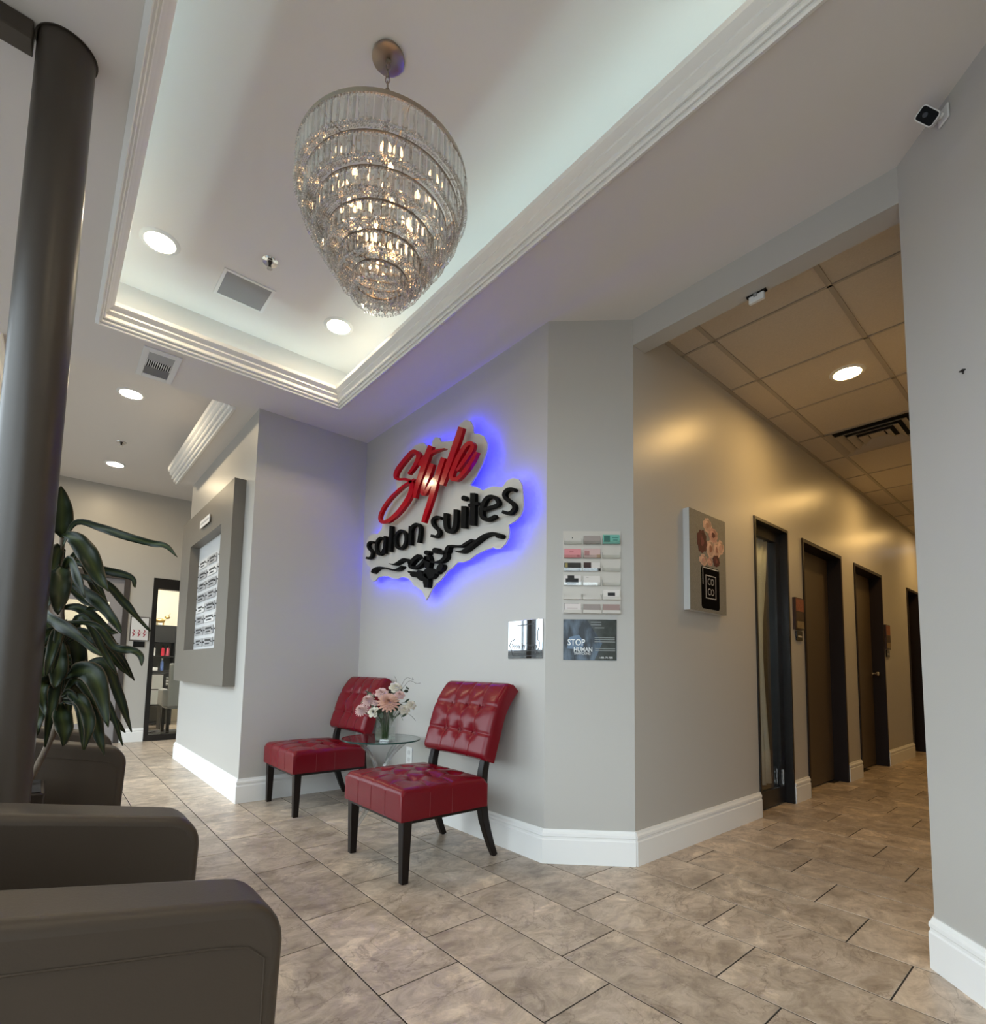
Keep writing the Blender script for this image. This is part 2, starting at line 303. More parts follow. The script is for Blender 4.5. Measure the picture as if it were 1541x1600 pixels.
RED = {"S":[[[[3.1412,2.3515],[3.1175,2.3605],[3.0938,2.3695],[3.0709,2.38],[3.0478,2.3931],[3.0257,2.4076],[3.0096,2.4218],[3.0017,2.4354],[3.0014,2.4498],[3.0087,2.4656],[3.0238,2.4829],[3.0456,2.5001],[3.0718,2.5144],[3.0991,2.5231],[3.1246,2.5259],[3.1498,2.5237],[3.1779,2.5167],[3.2083,2.5062],[3.2385,2.4951],[3.2697,2.4838],[3.3018,2.4713],[3.3285,2.4584],[3.3467,2.445],[3.3582,2.4314],[3.3642,2.4181],[3.3647,2.4046],[3.3583,2.3904],[3.3447,2.3763],[3.3248,2.364],[3.303,2.3547],[3.2802,2.3468],[3.2553,2.3403],[3.2304,2.3348],[3.2087,2.3289],[3.189,2.322],[3.1708,2.3144],[3.1564,2.3067],[3.1454,2.2985],[3.1374,2.2904],[3.133,2.283],[3.1309,2.275],[3.131,2.2655],[3.1338,2.2541],[3.1391,2.2408],[3.1473,2.2264],[3.1594,2.2119],[3.177,2.197],[3.1993,2.1816],[3.2236,2.1665],[3.2492,2.1519],[3.2767,2.1379],[3.3059,2.1255],[3.3378,2.1144],[3.3715,2.1048],[3.4038,2.0978],[3.4344,2.0934],[3.4634,2.0916],[3.487,2.092],[3.5046,2.0945],[3.518,2.0983],[3.5276,2.1035],[3.5349,2.1121],[3.5385,2.1246],[3.5357,2.1387],[3.5247,2.1545],[3.5063,2.1716],[3.4838,2.1881],[3.4575,2.2039],[3.4273,2.2192],[3.3956,2.2326],[3.3626,2.2438],[3.3279,2.2533],[3.2934,2.2618],[3.2597,2.2698],[3.2266,2.2768],[3.1956,2.2819],[3.1656,2.2842],[3.1365,2.2848],[3.111,2.2859],[3.0922,2.2883],[3.0782,2.2911],[3.0647,2.2939]],[[3.1666,2.3687],[3.1461,2.38],[3.126,2.391],[3.1074,2.4031],[3.0888,2.4178],[3.0715,2.4337],[3.0603,2.4475],[3.0567,2.457],[3.0574,2.4634],[3.0601,2.4687],[3.0663,2.4762],[3.0757,2.4844],[3.0831,2.489],[3.0883,2.491],[3.0979,2.4925],[3.1143,2.4914],[3.138,2.4855],[3.1664,2.4753],[3.1957,2.4641],[3.226,2.4527],[3.2563,2.4405],[3.2805,2.4289],[3.2966,2.4182],[3.3074,2.408],[3.3137,2.3988],[3.3162,2.3915],[3.3157,2.3863],[3.3135,2.3824],[3.3076,2.3779],[3.2949,2.3718],[3.2785,2.3655],[3.2583,2.3598],[3.2335,2.3542],[3.2079,2.3475],[3.1838,2.3396],[3.1605,2.3308],[3.1384,2.3205],[3.1182,2.3088],[3.0998,2.2954],[3.0855,2.2801],[3.0774,2.2646],[3.0745,2.2494],[3.0757,2.2342],[3.0805,2.2181],[3.0892,2.2012],[3.1026,2.1842],[3.1215,2.1674],[3.1448,2.1508],[3.1703,2.1352],[3.1977,2.1206],[3.2279,2.1067],[3.2601,2.0943],[3.295,2.0832],[3.332,2.0737],[3.3689,2.0668],[3.4054,2.0631],[3.4417,2.0623],[3.4763,2.0649],[3.5091,2.0721],[3.5384,2.0839],[3.5603,2.0991],[3.5724,2.1157],[3.5766,2.1332],[3.5729,2.151],[3.5608,2.1694],[3.5422,2.1883],[3.519,2.2062],[3.4913,2.2229],[3.4594,2.2387],[3.4259,2.2527],[3.391,2.2643],[3.3549,2.2741],[3.3193,2.2825],[3.2841,2.2902],[3.249,2.2966],[3.2154,2.3014],[3.183,2.3039],[3.153,2.3046],[3.1282,2.3053],[3.1098,2.3063],[3.0947,2.3074],[3.0795,2.3085]]]],"t":[[[[2.903,2.4928],[2.9111,2.4844],[2.9192,2.4764],[2.9277,2.4673],[2.9368,2.4559],[2.9462,2.4421],[2.9559,2.4264],[2.9663,2.4092],[2.9776,2.3907],[2.9907,2.3699],[3.0053,2.3469],[3.0198,2.3237],[3.0329,2.3024],[3.0445,2.2838],[3.0553,2.2665],[3.065,2.2499],[3.0731,2.2335],[3.0789,2.2174],[3.0824,2.2023],[3.0851,2.1878],[3.0881,2.1733]],[[2.8504,2.4645],[2.8561,2.4549],[2.8615,2.4456],[2.8674,2.4358],[2.8745,2.4243],[2.8833,2.4108],[2.8932,2.3957],[2.9043,2.3791],[2.9163,2.3612],[2.93,2.3409],[2.9452,2.3186],[2.9606,2.2962],[2.9747,2.2757],[2.9876,2.2578],[2.9996,2.2414],[3.0105,2.2263],[3.02,2.2118],[3.0276,2.1981],[3.0338,2.185],[3.0395,2.1719],[3.0456,2.1585]]],[[[2.9762,2.3627],[2.9694,2.3714],[2.9635,2.3799],[2.9574,2.3869],[2.9492,2.3932],[2.9372,2.3995],[2.9222,2.4057],[2.9057,2.411],[2.8885,2.4147],[2.8701,2.4164],[2.8495,2.4167],[2.8274,2.4158],[2.8047,2.4145],[2.7815,2.4126],[2.7574,2.4098],[2.7329,2.4066],[2.7088,2.4036]],[[3.0316,2.3904],[3.0253,2.3989],[3.0194,2.408],[3.0109,2.4177],[2.9979,2.4261],[2.9807,2.4328],[2.9607,2.4381],[2.9384,2.442],[2.9147,2.4439],[2.89,2.4434],[2.8647,2.4409],[2.8392,2.4372],[2.8138,2.4329],[2.788,2.4277],[2.7619,2.4216],[2.7361,2.4152],[2.7108,2.409]]]],"y":[[[[2.877,2.3597],[2.8862,2.347],[2.8952,2.3345],[2.9046,2.3217],[2.9147,2.3082],[2.9266,2.2932],[2.94,2.277],[2.9532,2.2605],[2.9643,2.2448],[2.9735,2.23],[2.9814,2.2155],[2.987,2.2019],[2.989,2.1891],[2.9848,2.1759],[2.9724,2.1626],[2.9506,2.1519],[2.9288,2.1498],[2.9147,2.1541],[2.9024,2.161],[2.8896,2.1695],[2.8756,2.179],[2.8594,2.1899],[2.8415,2.2027],[2.8229,2.216],[2.8049,2.2289]],[[2.8309,2.3371],[2.8387,2.3239],[2.8463,2.3108],[2.8546,2.2974],[2.8642,2.2832],[2.8763,2.2678],[2.89,2.2519],[2.9034,2.2362],[2.9146,2.2218],[2.924,2.2081],[2.9324,2.195],[2.9383,2.1838],[2.9408,2.176],[2.9408,2.1724],[2.9418,2.1723],[2.9476,2.1746],[2.9515,2.1748],[2.9462,2.1765],[2.9363,2.1821],[2.9241,2.1904],[2.91,2.2],[2.8938,2.2109],[2.8757,2.2235],[2.8569,2.2369],[2.8386,2.2498]]],[[[2.7484,2.3619],[2.7593,2.3465],[2.7702,2.3312],[2.7812,2.3153],[2.7924,2.2981],[2.8042,2.2788],[2.8163,2.258],[2.8281,2.2371],[2.8387,2.2174],[2.8475,2.1996],[2.855,2.183],[2.8621,2.167],[2.87,2.1504],[2.8793,2.1327],[2.8892,2.1143],[2.8992,2.096],[2.9089,2.0787],[2.9184,2.0623],[2.9278,2.0464],[2.9368,2.0312],[2.9447,2.0172],[2.951,2.0048],[2.956,1.994],[2.9605,1.9838],[2.9652,1.9734]],[[2.701,2.3379],[2.7106,2.322],[2.7201,2.3063],[2.7298,2.2901],[2.7399,2.273],[2.751,2.2539],[2.7627,2.2335],[2.7743,2.213],[2.7848,2.1939],[2.7935,2.1769],[2.8013,2.161],[2.8089,2.1452],[2.8174,2.1286],[2.8271,2.111],[2.8373,2.0928],[2.8477,2.0748],[2.858,2.0577],[2.8683,2.0415],[2.8788,2.0261],[2.8887,2.0116],[2.8973,1.9985],[2.9043,1.9871],[2.9102,1.977],[2.9156,1.9674],[2.9214,1.9574]]]],"l":[[[[2.5669,2.504],[2.576,2.4888],[2.5848,2.4739],[2.594,2.4584],[2.6045,2.4414],[2.6166,2.4222],[2.6301,2.4014],[2.6443,2.3795],[2.6587,2.3569],[2.6741,2.3331],[2.6904,2.308],[2.7062,2.283],[2.7201,2.2595],[2.7311,2.2381],[2.7402,2.2183],[2.7484,2.1991],[2.757,2.1795]],[[2.5136,2.4752],[2.5214,2.4596],[2.5289,2.4442],[2.5371,2.4281],[2.5471,2.4105],[2.5592,2.3912],[2.5728,2.3707],[2.5873,2.3493],[2.6022,2.3273],[2.6177,2.3041],[2.6341,2.2795],[2.6504,2.2554],[2.6656,2.2332],[2.6793,2.2138],[2.692,2.1961],[2.7045,2.1791],[2.7172,2.1616]]]],"e":[[[[2.5622,2.21],[2.5463,2.218],[2.5305,2.2259],[2.5148,2.234],[2.499,2.2424],[2.4824,2.2514],[2.4651,2.2609],[2.4486,2.2707],[2.4345,2.2806],[2.4226,2.2909],[2.4123,2.3015],[2.4045,2.3123],[2.4005,2.3236],[2.403,2.3365],[2.4123,2.3497],[2.4268,2.3613],[2.4443,2.3693],[2.461,2.3727],[2.4773,2.3732],[2.4942,2.371],[2.5111,2.3657],[2.5281,2.357],[2.5457,2.3453],[2.5631,2.3319],[2.5793,2.3179],[2.5945,2.3027],[2.609,2.286],[2.6219,2.2697],[2.6328,2.2556],[2.6417,2.2441],[2.6492,2.234],[2.6547,2.2241],[2.6573,2.2132],[2.6554,2.2014],[2.6491,2.1895],[2.6387,2.1783],[2.625,2.1686],[2.6095,2.1613],[2.5926,2.1559],[2.5744,2.1531],[2.5563,2.1534],[2.5391,2.1568],[2.5219,2.1624],[2.5047,2.1694],[2.4875,2.1776],[2.4695,2.1869],[2.4509,2.1977],[2.4328,2.2093],[2.4164,2.2215],[2.4025,2.2342],[2.3905,2.2475],[2.3793,2.2608],[2.3679,2.2739]],[[2.586,2.2271],[2.572,2.2367],[2.5582,2.2461],[2.5443,2.2556],[2.5299,2.2652],[2.5142,2.2751],[2.4977,2.2852],[2.4823,2.295],[2.4693,2.3044],[2.4581,2.3139],[2.4481,2.3233],[2.441,2.3318],[2.4381,2.338],[2.4384,2.3414],[2.4398,2.3438],[2.4414,2.3453],[2.4424,2.3457],[2.4471,2.3463],[2.456,2.3459],[2.467,2.3437],[2.4789,2.339],[2.4925,2.3309],[2.5077,2.3194],[2.5232,2.306],[2.5379,2.2924],[2.5517,2.2778],[2.5654,2.2618],[2.578,2.246],[2.5888,2.2321],[2.5978,2.2209],[2.605,2.2117],[2.6098,2.2045],[2.6118,2.1987],[2.6116,2.1938],[2.6103,2.1899],[2.6084,2.1871],[2.6064,2.1854],[2.6025,2.1835],[2.5961,2.1814],[2.5881,2.1801],[2.5783,2.1803],[2.5659,2.1828],[2.551,2.1876],[2.5349,2.1941],[2.5182,2.2017],[2.5006,2.2106],[2.4822,2.2209],[2.4641,2.2319],[2.4474,2.2428],[2.4323,2.2536],[2.418,2.265],[2.4041,2.2766],[2.39,2.2882]]]]}
BLK = {"salon":[["s",[[[[3.6926,1.9732],[3.7012,1.9762],[3.7105,1.9796],[3.7225,1.9834],[3.7362,1.9863],[3.7501,1.9877],[3.7642,1.9883],[3.7783,1.9876],[3.7907,1.985],[3.7997,1.9802],[3.8054,1.9742],[3.8086,1.9674],[3.8091,1.9599],[3.8066,1.9519],[3.8016,1.9436],[3.7947,1.9353],[3.7858,1.9268],[3.774,1.9184],[3.7611,1.9109],[3.7504,1.9047],[3.7438,1.8998],[3.7396,1.8951],[3.7364,1.8901],[3.7349,1.8854],[3.7348,1.8809],[3.7367,1.876],[3.7406,1.8706],[3.7458,1.866],[3.751,1.8631],[3.7564,1.8617],[3.7636,1.861],[3.7718,1.861],[3.7788,1.8615],[3.7837,1.8624],[3.7897,1.8643],[3.7983,1.8673],[3.8078,1.8703]],[[3.7033,1.9588],[3.7127,1.962],[3.7213,1.9652],[3.7276,1.9672],[3.7329,1.9683],[3.7406,1.969],[3.75,1.9694],[3.7579,1.969],[3.7629,1.968],[3.7664,1.966],[3.7697,1.9625],[3.7716,1.9583],[3.7719,1.9539],[3.7704,1.9492],[3.767,1.9435],[3.7619,1.9374],[3.7562,1.9317],[3.7485,1.9263],[3.7375,1.9199],[3.7248,1.9124],[3.7136,1.904],[3.7062,1.8958],[3.7013,1.8881],[3.6988,1.8804],[3.6988,1.873],[3.7016,1.8657],[3.7067,1.8586],[3.7138,1.8523],[3.723,1.8472],[3.7349,1.8439],[3.7483,1.8426],[3.7617,1.8426],[3.7751,1.8435],[3.789,1.846],[3.8012,1.8496],[3.8106,1.8528],[3.8193,1.8556]]]]],["a",[[[[3.5332,1.9718],[3.5446,1.9769],[3.5571,1.9829],[3.5738,1.9895],[3.5943,1.9932],[3.6126,1.9923],[3.6286,1.9887],[3.6429,1.9832],[3.6545,1.976],[3.6631,1.967],[3.6694,1.9563],[3.6733,1.9447],[3.6748,1.9327],[3.6735,1.9198],[3.6697,1.9061],[3.6638,1.8926],[3.6558,1.8804],[3.6448,1.8694],[3.6311,1.8597],[3.6157,1.8516],[3.5977,1.8455],[3.5787,1.8434],[3.5635,1.8452],[3.5514,1.8486],[3.541,1.8531],[3.5326,1.8588],[3.5263,1.8656],[3.5211,1.8724],[3.5157,1.8787]],[[3.5489,1.959],[3.5614,1.9645],[3.573,1.9701],[3.5804,1.9732],[3.5841,1.974],[3.5915,1.9734],[3.6021,1.9709],[3.6126,1.9668],[3.6211,1.9615],[3.6276,1.9546],[3.6328,1.9457],[3.6362,1.9357],[3.6374,1.9256],[3.6363,1.9146],[3.633,1.9026],[3.628,1.8911],[3.6221,1.8819],[3.6149,1.8747],[3.6064,1.8685],[3.5982,1.8642],[3.5938,1.8625],[3.5916,1.8623],[3.5856,1.8632],[3.5777,1.8654],[3.5707,1.8684],[3.565,1.8722],[3.5599,1.8778],[3.5548,1.8844],[3.5492,1.8909]]],[[[3.5342,1.988],[3.5363,1.9203],[3.5384,1.8528]],[[3.4988,1.9805],[3.5009,1.9133],[3.503,1.8462]]]]],["l",[[[[3.451,2.0509],[3.4555,1.9529],[3.46,1.8551]],[[3.4094,2.0413],[3.4139,1.9441],[3.4184,1.8471]]]]],["o",[[[[3.293,1.9925],[3.3069,1.9903],[3.3221,1.9885],[3.3383,1.9853],[3.3525,1.979],[3.3633,1.9697],[3.3719,1.9584],[3.3777,1.9456],[3.3801,1.9322],[3.3784,1.9176],[3.3732,1.9021],[3.3653,1.887],[3.355,1.8735],[3.3413,1.8618],[3.3245,1.8518],[3.3056,1.844],[3.2852,1.8394],[3.2656,1.8391],[3.2479,1.842],[3.2323,1.8473],[3.2195,1.8545],[3.2098,1.8638],[3.2024,1.8751],[3.1975,1.8875],[3.1954,1.9002],[3.1967,1.9136],[3.2009,1.9278],[3.2077,1.9418],[3.2171,1.9549],[3.2308,1.9663],[3.2467,1.9753],[3.2613,1.9822],[3.2747,1.989]],[[3.2733,1.9738],[3.2878,1.9715],[3.3022,1.9697],[3.3138,1.9675],[3.3228,1.9635],[3.3309,1.9564],[3.338,1.9468],[3.343,1.9359],[3.345,1.925],[3.3435,1.913],[3.3391,1.8997],[3.3325,1.8869],[3.325,1.877],[3.3165,1.8696],[3.3065,1.8636],[3.2967,1.8595],[3.2893,1.8577],[3.2808,1.8577],[3.2694,1.8596],[3.2579,1.8634],[3.2485,1.8686],[3.2409,1.8759],[3.2345,1.8856],[3.2302,1.8963],[3.2285,1.907],[3.2296,1.9183],[3.2333,1.9306],[3.239,1.9423],[3.2456,1.9516],[3.2531,1.9579],[3.2635,1.9635],[3.2773,1.9699],[3.2916,1.9772]]]]],["n",[[[[3.1751,1.9942],[3.1738,1.9243],[3.1725,1.8547]],[[3.1347,1.9856],[3.1335,1.9163],[3.1322,1.8473]]],[[[3.1338,1.952],[3.1268,1.9587],[3.1202,1.9655],[3.1139,1.9711],[3.1072,1.9747],[3.0989,1.977],[3.0892,1.9785],[3.0804,1.9788],[3.0748,1.9781],[3.0697,1.9761],[3.062,1.9718],[3.0544,1.9661],[3.0483,1.9603],[3.0446,1.9557],[3.0427,1.9519],[3.0416,1.9457],[3.0417,1.9347],[3.0436,1.9181],[3.0474,1.8972],[3.0519,1.8745],[3.0561,1.8526]],[[3.166,1.9668],[3.1591,1.9734],[3.1523,1.9804],[3.1441,1.9873],[3.1336,1.9929],[3.1206,1.9966],[3.1062,1.9987],[3.0902,1.999],[3.0727,1.9963],[3.0556,1.9901],[3.0411,1.9819],[3.029,1.973],[3.0199,1.9641],[3.0136,1.9563],[3.0096,1.9483],[3.008,1.9392],[3.008,1.927],[3.01,1.9096],[3.0138,1.8885],[3.0183,1.866],[3.0225,1.8442]]]]]],"suites":[["s",[[[[2.7754,1.974],[2.785,1.9787],[2.7952,1.9841],[2.8083,1.9899],[2.8239,1.9943],[2.8396,1.9957],[2.8547,1.9953],[2.8688,1.9933],[2.8805,1.9894],[2.8883,1.9831],[2.8924,1.9754],[2.8935,1.9668],[2.8918,1.9577],[2.887,1.9481],[2.8796,1.9384],[2.8709,1.9291],[2.8611,1.9199],[2.8493,1.9108],[2.8366,1.9025],[2.8262,1.8956],[2.8198,1.8902],[2.8159,1.8851],[2.8132,1.8799],[2.8124,1.8757],[2.8132,1.8726],[2.8165,1.8693],[2.8225,1.8658],[2.8295,1.8635],[2.8353,1.8629],[2.8427,1.8644],[2.8551,1.8686],[2.8707,1.8746],[2.8866,1.8804]],[[2.7885,1.9599],[2.7988,1.965],[2.8084,1.97],[2.8156,1.9733],[2.8209,1.9748],[2.8287,1.9754],[2.8389,1.9751],[2.8481,1.9738],[2.854,1.9718],[2.8572,1.9691],[2.8594,1.9648],[2.8601,1.9597],[2.8592,1.9544],[2.8563,1.9487],[2.8511,1.9419],[2.844,1.9343],[2.8366,1.9272],[2.8279,1.9205],[2.8165,1.913],[2.8041,1.9046],[2.7934,1.8955],[2.7863,1.8863],[2.7818,1.8775],[2.7802,1.8688],[2.7824,1.8608],[2.7888,1.8541],[2.7984,1.8484],[2.8112,1.8443],[2.8278,1.8431],[2.8464,1.8465],[2.8639,1.8522],[2.8802,1.8584],[2.8955,1.8639]]]]],["u",[[[[2.7472,1.994],[2.7475,1.9764],[2.748,1.9582],[2.7481,1.9406],[2.7471,1.9247],[2.7449,1.911],[2.7418,1.8988],[2.7374,1.8875],[2.7308,1.8767],[2.7213,1.8664],[2.7091,1.8575],[2.695,1.8504],[2.6795,1.8456],[2.664,1.8436],[2.6492,1.8439],[2.6352,1.8463],[2.6239,1.8508],[2.6152,1.856],[2.6075,1.8627],[2.6016,1.8726],[2.5977,1.8867],[2.5958,1.9068],[2.5955,1.9315],[2.5958,1.958],[2.5958,1.9833]],[[2.7025,1.9832],[2.7029,1.9657],[2.7034,1.9478],[2.7035,1.931],[2.7026,1.9166],[2.7007,1.9046],[2.6983,1.8945],[2.6952,1.8865],[2.6916,1.8805],[2.6879,1.8765],[2.6843,1.8738],[2.6811,1.8722],[2.6787,1.8714],[2.6748,1.8709],[2.6686,1.871],[2.6622,1.872],[2.6562,1.8744],[2.651,1.8775],[2.6467,1.881],[2.6431,1.8871],[2.6399,1.8984],[2.6382,1.9169],[2.6379,1.9411],[2.6382,1.9678],[2.6383,1.9936]]]]],["i",[[[[2.5577,1.9965],[2.5575,1.9267],[2.5572,1.8572]],[[2.5087,1.9846],[2.5085,1.9156],[2.5084,1.8469]]],[[[2.5072,2.0348],[2.5095,2.0281],[2.5164,2.0239],[2.5266,2.0231],[2.5381,2.0259],[2.5486,2.0316],[2.5561,2.0393],[2.559,2.0474],[2.5567,2.0542],[2.5496,2.0584],[2.5393,2.0591],[2.5278,2.0563],[2.5173,2.0504],[2.51,2.0428]]]]],["t",[[[[2.4697,2.0584],[2.4688,1.9573],[2.4679,1.8567]],[[2.4213,2.0458],[2.4205,1.9459],[2.4198,1.8465]]],[[[2.4841,1.9753],[2.4351,1.9712],[2.3872,1.9672]],[[2.4908,1.993],[2.4416,1.9888],[2.3935,1.9846]]]]],["e",[[[[2.3357,1.9153],[2.3222,1.9152],[2.3089,1.9151],[2.295,1.915],[2.2799,1.9152],[2.2613,1.915],[2.2395,1.9146],[2.2188,1.9153],[2.2025,1.9194],[2.1959,1.9301],[2.1989,1.9424],[2.2059,1.9538],[2.2141,1.9639],[2.2243,1.9734],[2.2372,1.9828],[2.2517,1.9911],[2.2671,1.9974],[2.2827,2.001],[2.2981,2.0023],[2.313,2.0014],[2.3268,1.9981],[2.3392,1.9921],[2.3505,1.984],[2.3602,1.9746],[2.3682,1.9647],[2.3741,1.9539],[2.3781,1.9421],[2.3805,1.9303],[2.381,1.9189],[2.3797,1.9081],[2.3764,1.8974],[2.371,1.8869],[2.3633,1.8769],[2.3528,1.8675],[2.3404,1.8593],[2.3271,1.8526],[2.3129,1.8475],[2.2986,1.8449],[2.2857,1.8445],[2.2744,1.8453],[2.2638,1.8464],[2.2531,1.848],[2.2426,1.8504],[2.2327,1.8528],[2.2229,1.8552]],[[2.3448,1.935],[2.331,1.9345],[2.3176,1.934],[2.3041,1.9337],[2.289,1.9337],[2.2699,1.9335],[2.2488,1.9332],[2.2314,1.9339],[2.2233,1.9357],[2.2231,1.9375],[2.2252,1.9425],[2.2304,1.95],[2.2365,1.957],[2.2433,1.9632],[2.2521,1.9696],[2.2615,1.9751],[2.2696,1.9783],[2.2774,1.9798],[2.2864,1.9802],[2.2954,1.9792],[2.3037,1.9767],[2.3119,1.9721],[2.3204,1.9652],[2.3281,1.957],[2.3341,1.9485],[2.3385,1.9396],[2.3415,1.9297],[2.3431,1.9197],[2.3435,1.9106],[2.3426,1.9027],[2.3407,1.8955],[2.3378,1.8892],[2.3343,1.8841],[2.3295,1.8794],[2.3231,1.8747],[2.3159,1.8707],[2.3098,1.8681],[2.3042,1.867],[2.2967,1.8667],[2.2874,1.8672],[2.2775,1.8678],[2.2677,1.8686],[2.2577,1.8698],[2.2471,1.8714],[2.2365,1.8728]]]]],["s",[[[[2.0643,1.9798],[2.0705,1.9837],[2.0773,1.9881],[2.0861,1.9932],[2.0967,1.9975],[2.108,2.0004],[2.1196,2.0023],[2.1315,2.0031],[2.1428,2.0023],[2.1526,1.9996],[2.1612,1.9953],[2.1683,1.99],[2.1731,1.9835],[2.1748,1.9759],[2.1737,1.9677],[2.1704,1.9595],[2.1651,1.9512],[2.1577,1.943],[2.149,1.9354],[2.14,1.9285],[2.1309,1.9213],[2.1204,1.9137],[2.1094,1.9061],[2.1002,1.8995],[2.0945,1.8942],[2.0912,1.8893],[2.0889,1.8844],[2.0883,1.8802],[2.0891,1.8769],[2.0924,1.8732],[2.0988,1.8691],[2.1064,1.8658],[2.1128,1.8642],[2.118,1.8644],[2.1251,1.8659],[2.1336,1.8686],[2.1419,1.8714],[2.1483,1.8739],[2.154,1.8766],[2.1605,1.88],[2.1676,1.8836]],[[2.0765,1.9663],[2.0834,1.9705],[2.0896,1.9746],[2.0943,1.9774],[2.0987,1.9792],[2.1054,1.9808],[2.1136,1.9821],[2.1215,1.9826],[2.1277,1.9822],[2.1333,1.9806],[2.139,1.9777],[2.1435,1.9742],[2.1459,1.9711],[2.1465,1.9681],[2.146,1.9644],[2.1442,1.96],[2.1415,1.9556],[2.1374,1.9511],[2.131,1.9456],[2.1229,1.9392],[2.1144,1.9325],[2.1051,1.9256],[2.0941,1.918],[2.0827,1.9096],[2.0731,1.9005],[2.0666,1.8912],[2.0626,1.8822],[2.0613,1.8732],[2.0635,1.8648],[2.0697,1.8577],[2.0786,1.8518],[2.089,1.8472],[2.1007,1.8445],[2.1137,1.8447],[2.1263,1.8473],[2.1373,1.8506],[2.1469,1.8539],[2.156,1.8573],[2.1642,1.8612],[2.1712,1.8647],[2.1779,1.8681]]]]]]}
